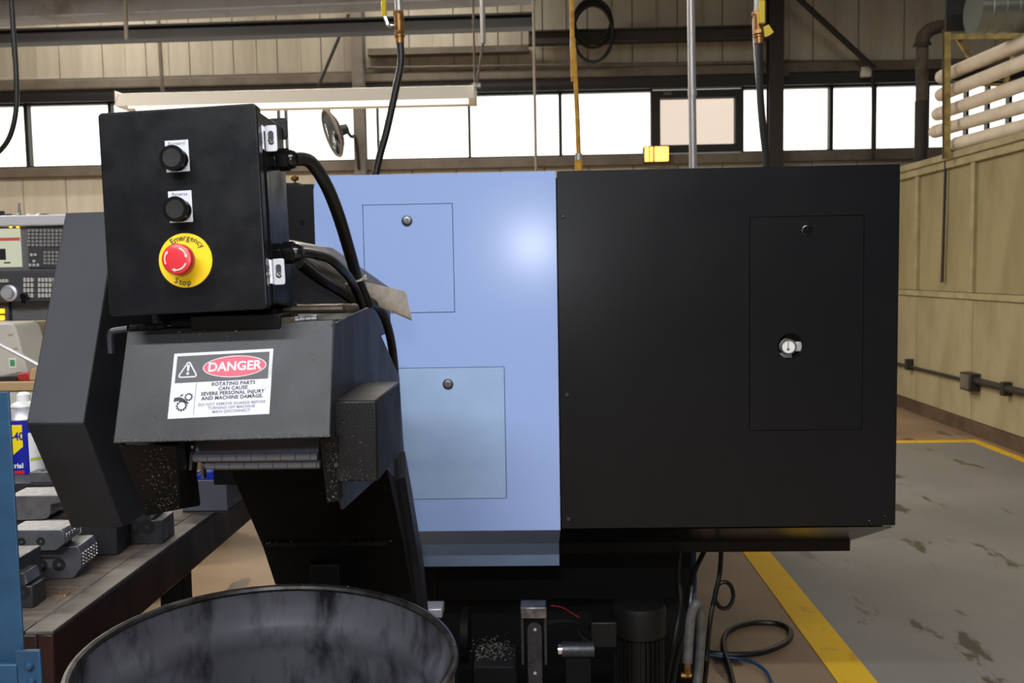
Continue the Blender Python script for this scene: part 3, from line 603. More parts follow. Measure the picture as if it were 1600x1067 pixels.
# hinges along the hood's top edge
for (pa, pb, mt) in (((203, 513), (258, 509), 'conv_dark'), ((459, 500), (496, 497), 'steel')):
    A = HIT(*pa, o_h, n_h); B = HIT(*pb, o_h, n_h); seg_ = 4; hm = MB()
    for k in range(seg_): hm.cyl(A.lerp(B, k / seg_ + .01), A.lerp(B, (k + 1) / seg_ - .01), .0042, n=10)
    obj('hinge', hm, M_[mt], CV)
A = HIT(455, 501, o_h, n_h); obj('hinge_leaf', MB().box(A.x - .012, A.x + .006, A.y - .004, A.y + .012, A.z - .004, A.z + .004), M_['rust_steel'], CV)
A = HIT(300, 509, o_h, n_h); B = HIT(442, 490, o_h, n_h)
obj('top_strip', MB().box(A.x, B.x, A.y - .006, A.y + .05, A.z - .006, A.z + .014), M_['conv_dark'], CV, bevel=.002)
# hook at the hood's left corner
obj('hook', MB().tube([PY(200, 514, 1.215), PY(180, 517, 1.215), PY(173, 522, 1.215), PY(174, 552, 1.215)], .0045, 8, 3), M_['conv_side'], CV)

# danger label
LT = HL(273, 554); LBR = HL(424, 645); LW, LH = .130, .0885
MLab = MH @ Matrix.Translation((LT[0] - .0, LT[1] - LH + .001, .0004)) @ Matrix.Rotation(R_(.2), 4, 'Z')
def lab(mb, h): return mb.xf(MLab @ Matrix.Translation((0, 0, h)))
def rr(x0, x1, y0, y1): return MB().add([(x0, y0, 0), (x1, y0, 0), (x1, y1, 0), (x0, y1, 0)], [(0, 1, 2, 3)])
lb = obj('danger_label', lab(MB().box(0, LW, 0, LH, -.0004, 0), .0002), M_['label_white'], CV, smooth=False)
obj('header', lab(rr(.0045, LW - .0045, .0475, LH - .004), .0004), M_['label_black'], lb, smooth=False)
def ell(cx, cy, rx, ry, n=40): return MB().poly([(cx + rx * math.cos(2 * math.pi * i / n), cy + ry * math.sin(2 * math.pi * i / n), 0) for i in range(n)])
obj('oval_border', lab(ell(.081, .0665, .0415, .0148), .0006), M_['label_white'], lb, smooth=False)
obj('oval', lab(ell(.081, .0665, .0403, .0137), .0008), M_['label_red'], lb, smooth=False)
obj('lettering', lab(text_mb('DANGER', .0172, Matrix.Translation((.081, .0662, 0)), bold=.0005), .001), M_['label_white'], lb, smooth=False)
def tri(cx, cy, s, rnd):
    P = [(cx + s * math.cos(a), cy + s * math.sin(a)) for a in (math.pi / 2, math.pi * 7 / 6, math.pi * 11 / 6)]; q = []
    for i, p in enumerate(P):
        a0 = (math.pi / 2, math.pi * 7 / 6, math.pi * 11 / 6)[i]
        ccx = (p[0] - 2 * rnd * math.cos(a0), p[1] - 2 * rnd * math.sin(a0))
        for k in range(7): a = a0 - math.pi / 3 + k * math.pi / 9; q.append((ccx[0] + rnd * math.cos(a), ccx[1] + rnd * math.sin(a), 0))
    return MB().poly(q)
obj('warning_triangle', lab(tri(.0205, .0625, .0165, .003), .0006), M_['label_white'], lb, smooth=False)
obj('triangle_field', lab(tri(.0205, .0625, .0128, .0012), .0008), M_['label_black'], lb, smooth=False)
ex_ = MB().poly([(.0193, .0632, 0), (.0217, .0632, 0), (.0224, .0712, 0), (.0205, .0722, 0), (.0186, .0712, 0)]); ex_.v += ell(.0205, .0598, .0019, .0019, 14).v; ex_.f.append(tuple(range(5, 19)))
obj('exclamation_mark', lab(ex_, .001), M_['label_white'], lb, smooth=False)
obj('divider', lab(rr(.0325, .0331, .003, .0475), .0004), M_['ink_grey'], lb, smooth=False)
tm = MB()
for i, (s_, sz) in enumerate((('ROTATING PARTS', .0066), ('CAN CAUSE', .0066), ('SEVERE PERSONAL INJURY', .0066), ('AND MACHINE DAMAGE.', .0066))):
    q = text_mb(s_, sz, Matrix.Translation((.081, .0432 - i * .0062, 0)), bold=.00022, spacing=1.06); tm.add(q.v, q.f)
obj('lettering', lab(tm, .0005), M_['ink'], lb, smooth=False)
tm = MB()
for i, s_ in enumerate(('DO NOT REMOVE GUARDS BEFORE', 'TURNING OFF MACHINE', 'MAIN DISCONNECT')):
    q = text_mb(s_, .0052, Matrix.Translation((.081, .0165 - i * .0052, 0)), bold=.00008, spacing=1.04); tm.add(q.v, q.f)
obj('lettering', lab(tm, .0005), M_['ink_grey'], lb, smooth=False)
def gear(cx, cy, r, n, tw):
    q = []
    for i in range(n):
        for da, rad in ((-.32, r), (-.2, r * 1.24), (.2, r * 1.24), (.32, r)): a = 2 * math.pi * (i + da) / n; q.append((cx + rad * math.cos(a), cy + rad * math.sin(a), 0))
    return MB().poly(q)
g1 = gear(.0165, .0165, .0062, 12, 1); g2 = gear(.0245, .0278, .0046, 10, 1); g1.add(g2.v, g2.f)
g1.add([(.006, .0275, 0), (.0055, .022, 0), (.013, .0235, 0), (.0225, .0185, 0), (.026, .0195, 0), (.018, .0262, 0), (.0125, .0285, 0)], [(0, 1, 2, 6), (2, 3, 4, 5, 6)])
g1.add([(.0135, .031, 0), (.0175, .0325, 0), (.0165, .0295, 0), (.0132, .0288, 0)], [(0, 3, 2, 1)])
obj('pictogram', lab(g1, .0005), M_['ink'], lb, smooth=False)
g3 = ell(.0165, .0165, .0047, .0047, 20); q = ell(.0245, .0278, .0032, .0032, 18); g3.add(q.v, q.f); obj('pictogram_hole', lab(g3, .0007), M_['label_white'], lb, smooth=False)

# skirts and flange at the discharge
A = [PY(184, 694, 1.19), PY(275, 697, 1.19), PY(283, 795, 1.26), PY(228, 806, 1.262)]
obj('left_skirt', MB().hexa(A, [p + Vector((0, .03, .004)) for p in A]), M_['conv_dark'], CV, smooth=False)
A = [PY(275, 697, 1.195), PY(300, 695, 1.3), PY(312, 790, 1.36), PY(283, 795, 1.262)]
obj('left_skirt', MB().hexa(A, [p + Vector((-.006, .02, 0)) for p in A]), M_['conv_dark'], CV, smooth=False)
A = [PY(500, 686, 1.17), PY(527, 682, 1.17), PY(531, 782, 1.2), PY(511, 786, 1.2)]
obj('right_flange', MB().hexa(A, [p + Vector((0, .02, 0)) for p in A]), M_['conv_dark'], CV, smooth=False)
# hinged steel belt at the outlet
BY = 1.262; a = PY(303, 717, BY); b_ = PY(497, 711, BY); bz = (a.z + b_.z) / 2
pl = obj('belt_slat', MB().prism([(BY, bz + .004), (BY + .02, bz + .034), (BY + .023, bz + .034), (BY + .003, bz + .004)], 'x', a.x, b_.x), M_['belt'], CV, smooth=False)
for row, (dy, dz, off) in enumerate(((0, .0, 0), (.012, -.0135, .45))):
    k = 0; x = a.x + row * .006
    while x < b_.x - .004:
        x2 = min(x + .0205, b_.x); obj('knuckle', MB().cyl((x + .0004, BY + dy, bz + dz), (x2 - .0004, BY + dy, bz + dz), .0062, n=12), M_['belt'], CV); x = x2
for px_ in (300, 315):
    c = PY(px_, 720, BY); obj('belt_side_link', MB().prism([(BY - .008, bz - .016), (BY + .012, bz - .02), (BY + .03, bz + .03), (BY + .008, bz + .03)], 'x', c.x - .002, c.x + .002) if px_ == 300 else MB().prism([(BY + .0, bz - .03), (BY + .012, bz - .03), (BY + .012, bz - .008), (BY, bz - .008)], 'x', c.x - .002, c.x + .002), M_['steel'], CV, smooth=False)
# gearbox cover on the right
gb = obj('drive_cover', MB().box(cr, -.211, 1.18, 1.385, 1.212, 1.318), M_['black_paint'], CV, bevel=.003)
for zz in (1.235, 1.27): obj('cover_screw', MB().cyl((cr + .002, 1.176, zz), (cr + .002, 1.181, zz), .003, n=10), M_['dark_steel'], gb)
# angular side guard at the left
gx0, gx1 = -.75, -.665
gd = obj('side_guard', MB().prism([(1.466, 1.586), (1.32, 1.271), (1.432, 1.085), (1.75, 1.085), (1.8, 1.3), (1.75, 1.586)], 'x', gx0, gx1), M_['guard'], CV, bevel=.002)
obj('guard_bracket', MB().box(gx1, cl, 1.56, 1.6, 1.25, 1.28).box(gx1, cl, 1.56, 1.6, 1.36, 1.39), M_['conv_dark'], CV)
# round steel eye on top
A = PY(515, 492, 1.3)
ring = [(A.x + .016 + .02 * math.cos(a), 1.30 + .02 * math.sin(a), 1.433) for a in [math.pi * (-.5 + i / 8) for i in range(9)]]
obj('lifting_eye', MB().tube([(A.x - .06, 1.28, 1.433)] + ring + [(A.x - .06, 1.32, 1.433)], .006, 10, 3), M_['rust_steel'], CV)
obj('rear_cover', MB().prism([(-.64, 1.36), (-.305, 1.36), (-.305, 1.452), (-.42, 1.535), (-.64, 1.58)], 'y', 1.62, 1.9), M_['black_paint'], CV, smooth=False, bevel=.003)
obj('rear_support', MB().box(-.6, -.33, 1.66, 1.86, 1.1, 1.37), M_['conv_dark'], CV, smooth=False)

# ================================================================== CONTROL BOX
BX = Vector((.999, -.02, .036)).normalized(); BZ = Vector((-.04, .052, .998)); BZ = (BZ - BX * BZ.dot(BX)).normalized(); BYv = BZ.cross(BX)
bo = PY(285, 329, 1.163)
MBx = Matrix((BX, BYv, BZ)).transposed().to_4x4(); MBx.translation = bo
BXT = thing('control_box', 'black control box with push buttons and a red emergency stop', 'control box', M=MBx)
W2, H2 = .1018, .1285
def BL(px, py, dep=0.0):
    o = bo + BYv * dep; p = HIT(px, py, o, BYv) - o; return p.dot(BX), p.dot(BZ)
def rrect(x0, x1, z0, z1, r, n=5):
    q = []
    for cx, cz, a0 in ((x1 - r, z1 - r, 0), (x0 + r, z1 - r, 90), (x0 + r, z0 + r, 180), (x1 - r, z0 + r, 270)):
        for k in range(n + 1): a = R_(a0 + 90 * k / n); q.append((cx + r * math.cos(a), cz + r * math.sin(a)))
    return q
obj('lid', MB().prism(rrect(-W2, W2, -H2, H2, .006), 'y', 0, .017), M_['box_black'], BXT, bevel=.0022, seg=3)
obj('gasket', MB().prism(rrect(-W2 + .006, W2 - .006, -H2 + .006, H2 - .006, .004), 'y', .017, .027), M_['gasket'], BXT)
obj('body', MB().prism(rrect(-W2 + .004, W2 - .003, -H2 + .005, H2 - .005, .004), 'y', .024, .122), M_['box_black'], BXT, bevel=.001)
obj('body_lip', MB().box(W2 - .004, W2 + .001, .024, .0275, -H2 + .008, H2 - .03), M_['black_gloss'], BXT)
for (za, zb) in ((H2 - .022, H2 + .008), (-H2 - .014, -H2 + .012)):
    obj('mounting_tab', MB().prism(rrect(W2 - .03, W2 + .002, za, zb, .005), 'y', .122, .126), M_['black_paint'], BXT, bevel=.0008)
    obj('mounting_tab', MB().prism(rrect(-W2, -W2 + .03, za, zb, .005), 'y', .122, .126), M_['black_paint'], BXT, bevel=.0008)
obj('mounting_stand', MB().box(-.06, .085, .085, .12, -H2 - .05, -H2 + .008), M_['conv_dark'], BXT)
# lid clamps on the right side
for (px_, py_) in ((424, 217), (436, 425)):
    dp = .03; u0, zc = BL(px_ - 9, py_, dp); u1, _z = BL(px_ + 9.5, py_, dp); uc = (u0 + u1) / 2
    cb = obj('lid_clamp', MB().prism(rrect(u0, u1, zc - .0168, zc + .0168, .003), 'y', dp - .002, dp), M_['alu'], BXT, bevel=.0005)
    obj('clamp_fold', MB().box(u0 - .0022, u0 + .0003, dp - .016, dp, zc - .0155, zc + .0155), M_['chrome'], cb, bevel=.0005)
    obj('clamp_foot', MB().box(W2 - .006, u0 - .0022, dp - .003, dp + .003, zc - .014, zc + .014), M_['gasket'], cb)
    obj('slot', MB().prism(rrect(uc - .0036, uc + .0036, zc - .0085, zc + .0095, .0034), 'y', dp - .0024, dp - .002), M_['dark_steel'], cb)
    obj('screw', MB().lathe([(.0036, 0), (.0036, .002), (.002, .0032)], (uc, dp - .002, zc - .003), 14, (0, -1, 0)), M_['chrome'], cb)
# cable glands
GL = []
for (px_, py_) in ((442, 251), (456, 397)):
    os_ = bo + BX * (W2 + .008); p = HIT(px_, py_, os_, BX) - bo; zc = p.dot(BZ); yc = p.dot(BYv); yc = .068; GL.append((yc, zc))
    gl = obj('cable_gland', MB().lathe([(.0135, 0), (.0135, .007), (.012, .008), (.012, .012)], (W2 - .004, yc, zc), 6, (1, 0, 0)), M_['black_gloss'], BXT, bevel=.0006)
    obj('gland_hex', MB().lathe([(.0142, .008), (.0152, .0095), (.0152, .022), (.0142, .0235)], (W2 - .004, yc, zc), 6, (1, 0, 0)), M_['black_gloss'], gl, smooth=False, bevel=.0006)
    obj('gland_nut', MB().lathe([(.0125, .0235), (.0128, .025), (.0115, .03), (.0085, .0335), (.006, .034)], (W2 - .004, yc, zc), 20, (1, 0, 0)), M_['black_gloss'], gl)
# push buttons
for (px_, py_, txt) in ((277.5, 244, 'Forward'), (282.5, 323, 'Reverse')):
    u, v = BL(px_, py_)
    lp = obj('legend_plate', MB().box(u - .015, u + .015, -.0012, 0, v - .0198, v + .0198), M_['white_plate'], BXT, bevel=.0004)
    Mt = Matrix.Translation((u, -.0014, v + .0155)) @ Matrix.Rotation(R_(90), 4, 'X')
    obj('lettering', text_mb(txt, .0062, Mt, bold=.00005), M_['ink_grey'], lp, smooth=False)
    pb_ = obj('push_button', MB().lathe([(.0142, -.0012), (.0142, -.006), (.0132, -.0075), (.0132, -.013), (.0155, -.0135), (.0158, -.0185), (.0148, -.0198), (.0128, -.0198), (.012, -.0188), (.001, -.0186)], (u, 0, v - .005), 32, (0, 1, 0)), M_['black_gloss'], BXT)
    obj('button_cap', MB().lathe([(.0118, -.0185), (.0114, -.0192), (.001, -.0190)], (u, 0, v - .005), 28, (0, 1, 0)), M_['rubber'], pb_)
# emergency stop
u, v = BL(290.5, 407)
es = obj('emergency_stop', MB().lathe([(.0342, 0), (.0342, -.0015), (.0336, -.002), (.001, -.002)], (u, 0, v), 48, (0, 1, 0)), M_['stop_yellow'], BXT)
obj('stop_collar', MB().lathe([(.0135, -.002), (.0135, -.006), (.0115, -.007), (.0115, -.016)], (u, 0, v), 28, (0, 1, 0)), M_['alu'], es)
obj('mushroom_button', MB().lathe([(.0115, -.014), (.0165, -.0145), (.0188, -.017), (.0192, -.020), (.0192, -.027), (.0183, -.0293), (.016, -.0305), (.011, -.0312), (.001, -.0314)], (u, 0, v), 40, (0, 1, 0)), M_['stop_red'], es)
for a0, a1 in ((70, 5), (-25, -110), (205, 135)):
    q = []; K = 10; dirn = -1 if a1 < a0 else 1
    inn = []; out = []
    for k in range(K + 1):
        a = R_(a0 + (a1 + 14 - a0) * k / K); inn.append((u + .0128 * math.cos(a), -.03135, v + .0128 * math.sin(a))); out.append((u + .0146 * math.cos(a), -.0312, v + .0146 * math.sin(a)))
    mb = MB().add(inn + out, [(k, k + 1, K + 2 + k, K + 1 + k) for k in range(K)])
    a = R_(a1 + 14); b2 = R_(a1 - 4)
    mb.add([(u + .0112 * math.cos(a), -.0315, v + .0112 * math.sin(a)), (u + .0162 * math.cos(a), -.0309, v + .0162 * math.sin(a)), (u + .0138 * math.cos(b2), -.0314, v + .0138 * math.sin(b2))], [(0, 1, 2)])
    for i in range(len(mb.v)): mb.v[i].y -= .0004
    obj('arrow', mb, M_['arrow'], es, smooth=False)
tm = MB()
adv = {'E': 1.05, 'm': 1.3, 'e': .95, 'r': .66, 'g': .98, 'n': .95, 'c': .9, 'y': .85}
wd = 'Emergency'; tot = sum(adv[c_] for c_ in wd); cur = 0
for c_ in wd:
    fr = (cur + adv[c_] / 2) / tot; cur += adv[c_]; a = R_(90 + 38 - 95 * fr)
    Mt = Matrix.Translation((u + .0252 * math.cos(a), -.0024, v + .0252 * math.sin(a))) @ Matrix.Rotation(R_(90), 4, 'X') @ Matrix.Rotation(a - math.pi / 2, 4, 'Z')
    q = text_mb(c_, .0104, Mt, bold=.00012, base=True); tm.add(q.v, q.f)
for k, c_ in enumerate('Stop'):
    a = R_(270 - 27 + (0, 11.5, 21.5, 34)[k]); Mt = Matrix.Translation((u + .0312 * math.cos(a), -.0024, v + .0312 * math.sin(a))) @ Matrix.Rotation(R_(90), 4, 'X') @ Matrix.Rotation(a + math.pi / 2, 4, 'Z')
    q = text_mb(c_, .0104, Mt, bold=.00012, base=True); tm.add(q.v, q.f)
obj('lettering', tm, M_['ink'], es, smooth=False)

# cables from the glands
def bw(p): return MBx @ Vector(p)
g0 = bw((W2 + .026, GL[0][0], GL[0][1])); g1_ = bw((W2 + .026, GL[1][0], GL[1][1]))
tube_thing('control_cable', [g0, PY(485, 253, 1.25), PY(510, 290, 1.28), PY(530, 340, 1.33), PY(548, 400, 1.42), PY(560, 440, 1.5), PY(575, 476, 1.56)], .0092, M_['rubber'], 'thick black cable arching from the upper gland of the control box', 'cable', 12, 8)
tube_thing('control_cable', [g1_, PY(490, 397, 1.27), PY(515, 405, 1.3), PY(538, 425, 1.38), PY(551, 443, 1.455), PY(566, 478, 1.52)], .0066, M_['rubber'], 'thinner black cable from the lower gland of the control box', 'cable', 12, 8)
tube_thing('loose_cable', [PY(468, 412, 1.4), PY(500, 436, 1.45), PY(530, 454, 1.53), PY(552, 469, 1.57), PY(570, 481, 1.6)], .0085, M_['rubber'], 'black cable lying beneath the rag beside the control box', 'cable', 10, 6)
mb = MB(); c = PY(556, 440, 1.492); ring = [(c.x + .016 * math.cos(a), c.y + .016 * math.sin(a), c.z + .004 * math.cos(a)) for a in [2 * math.pi * i / 16 for i in range(16)]]
mb.tube(ring, .0022, 6, 1, closed=True).tube([PY(566, 436, 1.48), PY(571, 431, 1.475)], .002, 6, 1)
tag(obj('cable_tie', mb, M_['rag']), 'pale tie around the bundled black cables', 'cable tie')
tube_thing('conveyor_cable', [PY(572, 470, 1.58), PY(590, 478, 1.66), PY(604, 505, 1.72), PY(613, 545, 1.78), PY(618, 600, 1.83), PY(624, 690, 1.9), PY(632, 790, 2.0), PY(640, 870, 2.05), PY(645, 940, 2.1), PY(650, 1060, 2.15)], .0082, M_['rubber'], 'black cable running down beside the blue panel behind the conveyor', 'cable', 10, 6)
# folded rag
A0 = [PY(472, 396, 1.46), PY(560, 438, 1.56), PY(600, 447, 1.62), PY(632, 455, 1.68)]; A1 = [PY(500, 425, 1.52), PY(570, 466, 1.6), PY(606, 482, 1.66), PY(641, 497, 1.71)]
vv = []; ff = []
for k in range(4): vv += [A0[k], A0[k].lerp(A1[k], .5) + Vector((.0, -.008, .004)), A1[k]]
n0 = len(vv); vv += [p + Vector((.002, .012, -.006)) for p in vv]
for k in range(3):
    for j in range(2):
        a = k * 3 + j; ff += [(a, a + 1, a + 4, a + 3), (n0 + a, n0 + a + 3, n0 + a + 4, n0 + a + 1)]
    ff += [(k * 3, k * 3 + 3, n0 + k * 3 + 3, n0 + k * 3), (k * 3 + 2, n0 + k * 3 + 2, n0 + k * 3 + 5, k * 3 + 5)]
ff += [(0, n0, n0 + 1, 1), (1, n0 + 1, n0 + 2, 2), (9, 10, n0 + 10, n0 + 9), (10, 11, n0 + 11, n0 + 10)]
o = tag(obj('folded_rag', MB().add(vv, ff), M_['rag']), 'grey-beige folded rag tucked under the black cables', 'rag')

# ================================================================== STEEL DRUM
dr = .2915; DH = .886
dn = Vector((.04, -.038, 1)).normalized(); d_top = Vector((-.433, 1.409, .881)); d_base = d_top - dn * (DH - .005)      # the drum leans a little
MD = Vector((0, 0, 1)).rotation_difference(dn).to_matrix().to_4x4(); MD.translation = d_base
dc = Vector((0, 0, 0))
DT = thing('steel_drum', 'open dark steel drum under the chip conveyor', 'drum', M=MD)
pr2 = [(.001, .025), (dr - .012, .025), (dr - .006, .04), (dr - .005, .27), (dr + .009, .30), (dr - .005, .33), (dr - .005, .52), (dr + .010, .56), (dr - .005, .60), (dr - .005, .755), (dr - .012, .775), (dr - .017, .795), (dr - .012, .815), (dr - .005, .835), (dr - .004, DH - .01), (dr + .001, DH - .01),
       (dr + .001, .60), (dr + .014, .56), (dr + .001, .52), (dr + .001, .33), (dr + .013, .30), (dr + .001, .27), (dr + .001, 0), (dr - .012, 0), (dr - .012, .02), (.001, .02)]
obj('shell', MB().lathe(pr2, dc, 72, cap=False), M_['drum'], DT)
obj('rim', MB().tube([(dc.x + (dr + .0) * math.cos(a), dc.y + (dr + .0) * math.sin(a), DH - .005) for a in [2 * math.pi * i / 72 for i in range(72)]], .0068, 8, 1, closed=True), M_['drum_rim'], DT)

# ================================================================== BENCH
bt = .86; bx = -.868; by0 = 1.575; by1 = 2.925; bl_ = -1.75
BN = thing('workbench', 'red-brown workbench with a worn planked top holding steel jaws', 'workbench', ((bl_ + bx) / 2, (by0 + by1) / 2, 0))
obj('edge_board', MB().box(bx - .05, bx, by0, by1, bt - .006, bt), M_['bench_edge'], BN, bevel=.001)
obj('edge_board', MB().box(bl_, bx - .053, by0, by0 + .045, bt - .006, bt), M_['bench_edge'], BN, bevel=.001)
yy = by0 + .048
while yy < by1 - .02:
    y2 = min(yy + .138, by1); obj('plank', MB().box(bl_, bx - .053, yy + .0012, y2 - .0012, bt - .032, bt - .001), M_['bench_wood'], BN, bevel=.0015); yy = y2
obj('apron', MB().box(bx - .03, bx - .0005, by0 + .0005, by1, bt - .105, bt - .006), M_['bench_red'], BN, bevel=.004)
obj('apron', MB().box(bl_, bx - .03, by0 + .0005, by0 + .035, bt - .105, bt - .006), M_['bench_red'], BN, bevel=.004)
obj('apron', MB().box(bl_, bx - .03, by1 - .03, by1, bt - .105, bt - .033), M_['bench_red'], BN, bevel=.004)
for (x, y) in ((bx - .09, by0 + .1), (bx - .09, 2.24), (bl_ + .02, by0 + .3), (bl_ + .02, by1 - .12)):
    obj('leg', MB().box(x, x + .06, y, y + .06, 0, bt - .03), M_['conv_dark'], BN, bevel=.003)
# ---- chuck jaws
def jaw(name, lab_, p, L_, W_, H_, rot, kind, mt='jaw_steel'):
    t = thing(name, lab_, 'chuck jaw', p, 'steel jaws on the workbench'); WO[t.name] = Vector((0, 0, 0))
    if kind == 'step':
        prof_ = [(-L_ / 2, 0), (L_ / 2, 0), (L_ / 2, H_ * .62), (L_ * .2, H_ * .62), (L_ * .2, H_), (-L_ / 2 + .008, H_), (-L_ / 2, H_ - .008)]
    elif kind == 'wedge':
        prof_ = [(-L_ / 2, 0), (L_ / 2 - .018, 0), (L_ / 2, H_ * .35), (L_ / 2, H_ * .8), (L_ / 2 - .006, H_), (-L_ / 2, H_)]
    elif kind == 'hook':
        prof_ = [(-L_ / 2, 0), (L_ * .05, 0)] + [(L_ * .05 + .02 * math.sin(a), .02 - .02 * math.cos(a)) for a in [math.pi / 2 * i / 4 for i in range(1, 5)]] + [(L_ * .05 + .02 + .0, H_ * .6), (L_ / 2, H_ * .75), (L_ / 2, H_), (-L_ / 2, H_)]
    else:
        prof_ = [(-L_ / 2, 0), (L_ / 2, 0), (L_ / 2, H_), (-L_ / 2, H_)]
    obj('block', MB().prism(prof_, 'y', -W_ / 2, W_ / 2), M_[mt], t, bevel=.0016)
    if kind in ('wedge', 'step', 'bar'):
        for q in (-.26, .08):
            if kind == 'bar': obj('screw_hole', MB().lathe([(W_ * .28, 0), (W_ * .28, .0012), (.0005, .0004)], (q * L_, 0, H_ - .0006), 14), M_['hole_black'], t)
            else: obj('screw_hole', MB().lathe([(H_ * .2, 0), (H_ * .2, .0012), (.0005, .0004)], (q * L_, -W_ / 2 + .0006, H_ * .45), 14, (0, -1, 0)), M_['hole_black'], t)
    if kind == 'wedge':
        tb = MB(); K = 6
        for i in range(K):
            for j in range(4):
                x = L_ / 2; y = -W_ / 2 + (i + .5) * W_ / K; z = H_ * .36 + (j + .5) * H_ * .42 / 4; s_ = W_ / K * .42; h_ = H_ * .42 / 4 * .42
                tb.add([(x - .001, y - s_, z - h_), (x - .001, y + s_, z - h_), (x - .001, y + s_, z + h_), (x - .001, y - s_, z + h_), (x + .004, y, z)], [(0, 1, 4), (1, 2, 4), (2, 3, 4), (3, 0, 4)])
        obj('teeth', tb, M_['jaw_steel'], t, smooth=False)
    if kind == 'step':
        tb = MB()
        for i in range(6):
            y = -W_ / 2 + (i + .5) * W_ / 6; tb.prism([(L_ * .2, H_ * .66), (L_ * .2 + .005, H_ * .7), (L_ * .2, H_ * .98)], 'y', y - W_ / 14, y + W_ / 14)
        obj('serration', tb, M_['jaw_steel'], t, smooth=False)
    t.rotation_euler = (0, 0, rot)
    return t
def onb(px, py, z=bt): return PZ(px, py, z)
def jat(name_lab, px0, px1, pyb, zb, L_, W_, H_, rot, kind, mt='jaw_steel'):   # front bottom edge centred at a pixel, resting at height zb
    p = PZ((px0 + px1) / 2, pyb, zb); return jaw('chuck_jaw', name_lab, (p.x, p.y + W_ / 2, zb), L_, W_, H_, R_(rot), kind, mt)
e4 = .0005
jat('tall dark steel jaw at the bench end beside the blue post', -52, 30, 948, bt, .10, .09, .092, 2, 'block', 'dark_steel')
jat('short serrated steel jaw in front of the tall jaw at the bench end', 14, 52, 950, bt, .045, .05, .068, 2, 'step', 'dark_steel')
jat('steel jaw with studded gripping teeth, lower of the stacked pair', 44, 124, 905, bt, .108, .085, .068, 5, 'wedge')
jat('steel jaw with screw holes, upper of the stacked pair', 14, 98, 861, bt + .0685, .115, .075, .044, 3, 'wedge')
jat('dark square steel block under the black angular guard', 112, 182, 868, bt, .1, .09, .066, 3, 'block', 'dark_steel')
jat('dark tall steel block beside the bench edge', 196, 254, 850, bt, .085, .08, .09, 3, 'step', 'dark_steel')
jaw('chuck_jaw', 'dark steel block at the left edge carrying the hooked jaw', (-1.16, 2.04, bt), .2, .1, .09, R_(2), 'block', 'dark_steel')
jaw('chuck_jaw', 'steel jaw with a rounded hook cut-out behind the blue post', (-1.115, 2.03, bt + .0905), .13, .085, .055, R_(4), 'hook')
jat('upright grey steel block right of the hooked jaw', 92, 112, 852, bt + .0, .04, .04, .125, 0, 'block')
jaw('chuck_jaw', 'long dark steel block carrying the drilled bars', (-1.3, 2.275, bt), .44, .1, .12, R_(0), 'block', 'dark_steel')
jaw('chuck_jaw', 'flat steel bar with two screw holes, near one atop the pile', (-1.2, 2.25, bt + .1205), .13, .045, .026, R_(2), 'bar')
jaw('chuck_jaw', 'flat steel bar with two dark screw holes below the spray can', (-1.165, 2.302, bt + .1205), .16, .04, .03, R_(2), 'bar')
jaw('chuck_jaw', 'dark steel block under the spray can', (-1.36, 2.42, bt), .3, .16, .095, R_(0), 'block', 'dark_steel')
# ---- spray can
cc = Vector((PY(38, 700, 2.4).x, 2.41, bt + .0955)); cr_ = .048
SC = thing('spray_can', 'blue spray can with a yellow shield and white cap', 'spray can', cc)
obj('body', MB().lathe([(.001, 0), (cr_ - .003, 0), (cr_, .004), (cr_, .158)], cc, 36, cap=False), M_['can_blue'], SC)
obj('shoulder', MB().lathe([(cr_, .158), (cr_ + .001, .161), (cr_ - .001, .166), (cr_ * .82, .18), (cr_ * .7, .186), (cr_ * .7, .192)], cc, 36), M_['alu'], SC)
obj('cap', MB().lathe([(cr_ * .66, .190), (cr_ * .62, .197), (cr_ * .36, .204), (cr_ * .34, .222), (cr_ * .2, .228), (.001, .229)], cc, 24, cap=False), M_['plastic_white'], SC)
def wrap(mb, off, a0):   # flat (s, z) artwork wrapped round the can; s = arc length
    q = []
    for v in mb.v:
        a = a0 + v.x / cr_; q.append(Vector((cc.x + (cr_ + off) * math.sin(a), cc.y - (cr_ + off) * math.cos(a), cc.z + v.y)))
    mb.v = q; return mb
def grid(poly_fn, x0, x1, z0fn, z1fn, n=16):
    mb = MB()
    for i in range(n + 1):
        x = x0 + (x1 - x0) * i / n; mb.v += [Vector((x, z0fn(x), 0)), Vector((x, z1fn(x), 0))]
    for i in range(n): mb.f.append((2 * i, 2 * i + 2, 2 * i + 3, 2 * i + 1))
    return mb
a0 = R_(-20)
sh = obj('shield', wrap(grid(None, -.034, .034, lambda x: .062 + .028 * (abs(x) / .034), lambda x: .148), .0006, a0), M_['can_yellow'], SC)
obj('lettering', wrap(text_mb('WD-40', .030, Matrix.Translation((0, .117, 0)), bold=.0008, xscale=.8), .0012, a0), M_['can_blue'], sh, smooth=False)
obj('lettering', wrap(text_mb('Industrial', .018, Matrix.Translation((-.001, .040, 0)), bold=.0005), .0008, a0), M_['plastic_white'], SC, smooth=False)
obj('red_band', wrap(grid(None, -.034, .034, lambda x: .018, lambda x: .027), .0006, a0), M_['can_red'], SC)
obj('back_label', wrap(grid(None, .047, .09, lambda x: .012, lambda x: .125), .0006, a0), M_['plastic_white'], SC)
obj('back_stripe', wrap(grid(None, .049, .09, lambda x: .050, lambda x: .058), .0010, a0), M_['can_green'], SC)
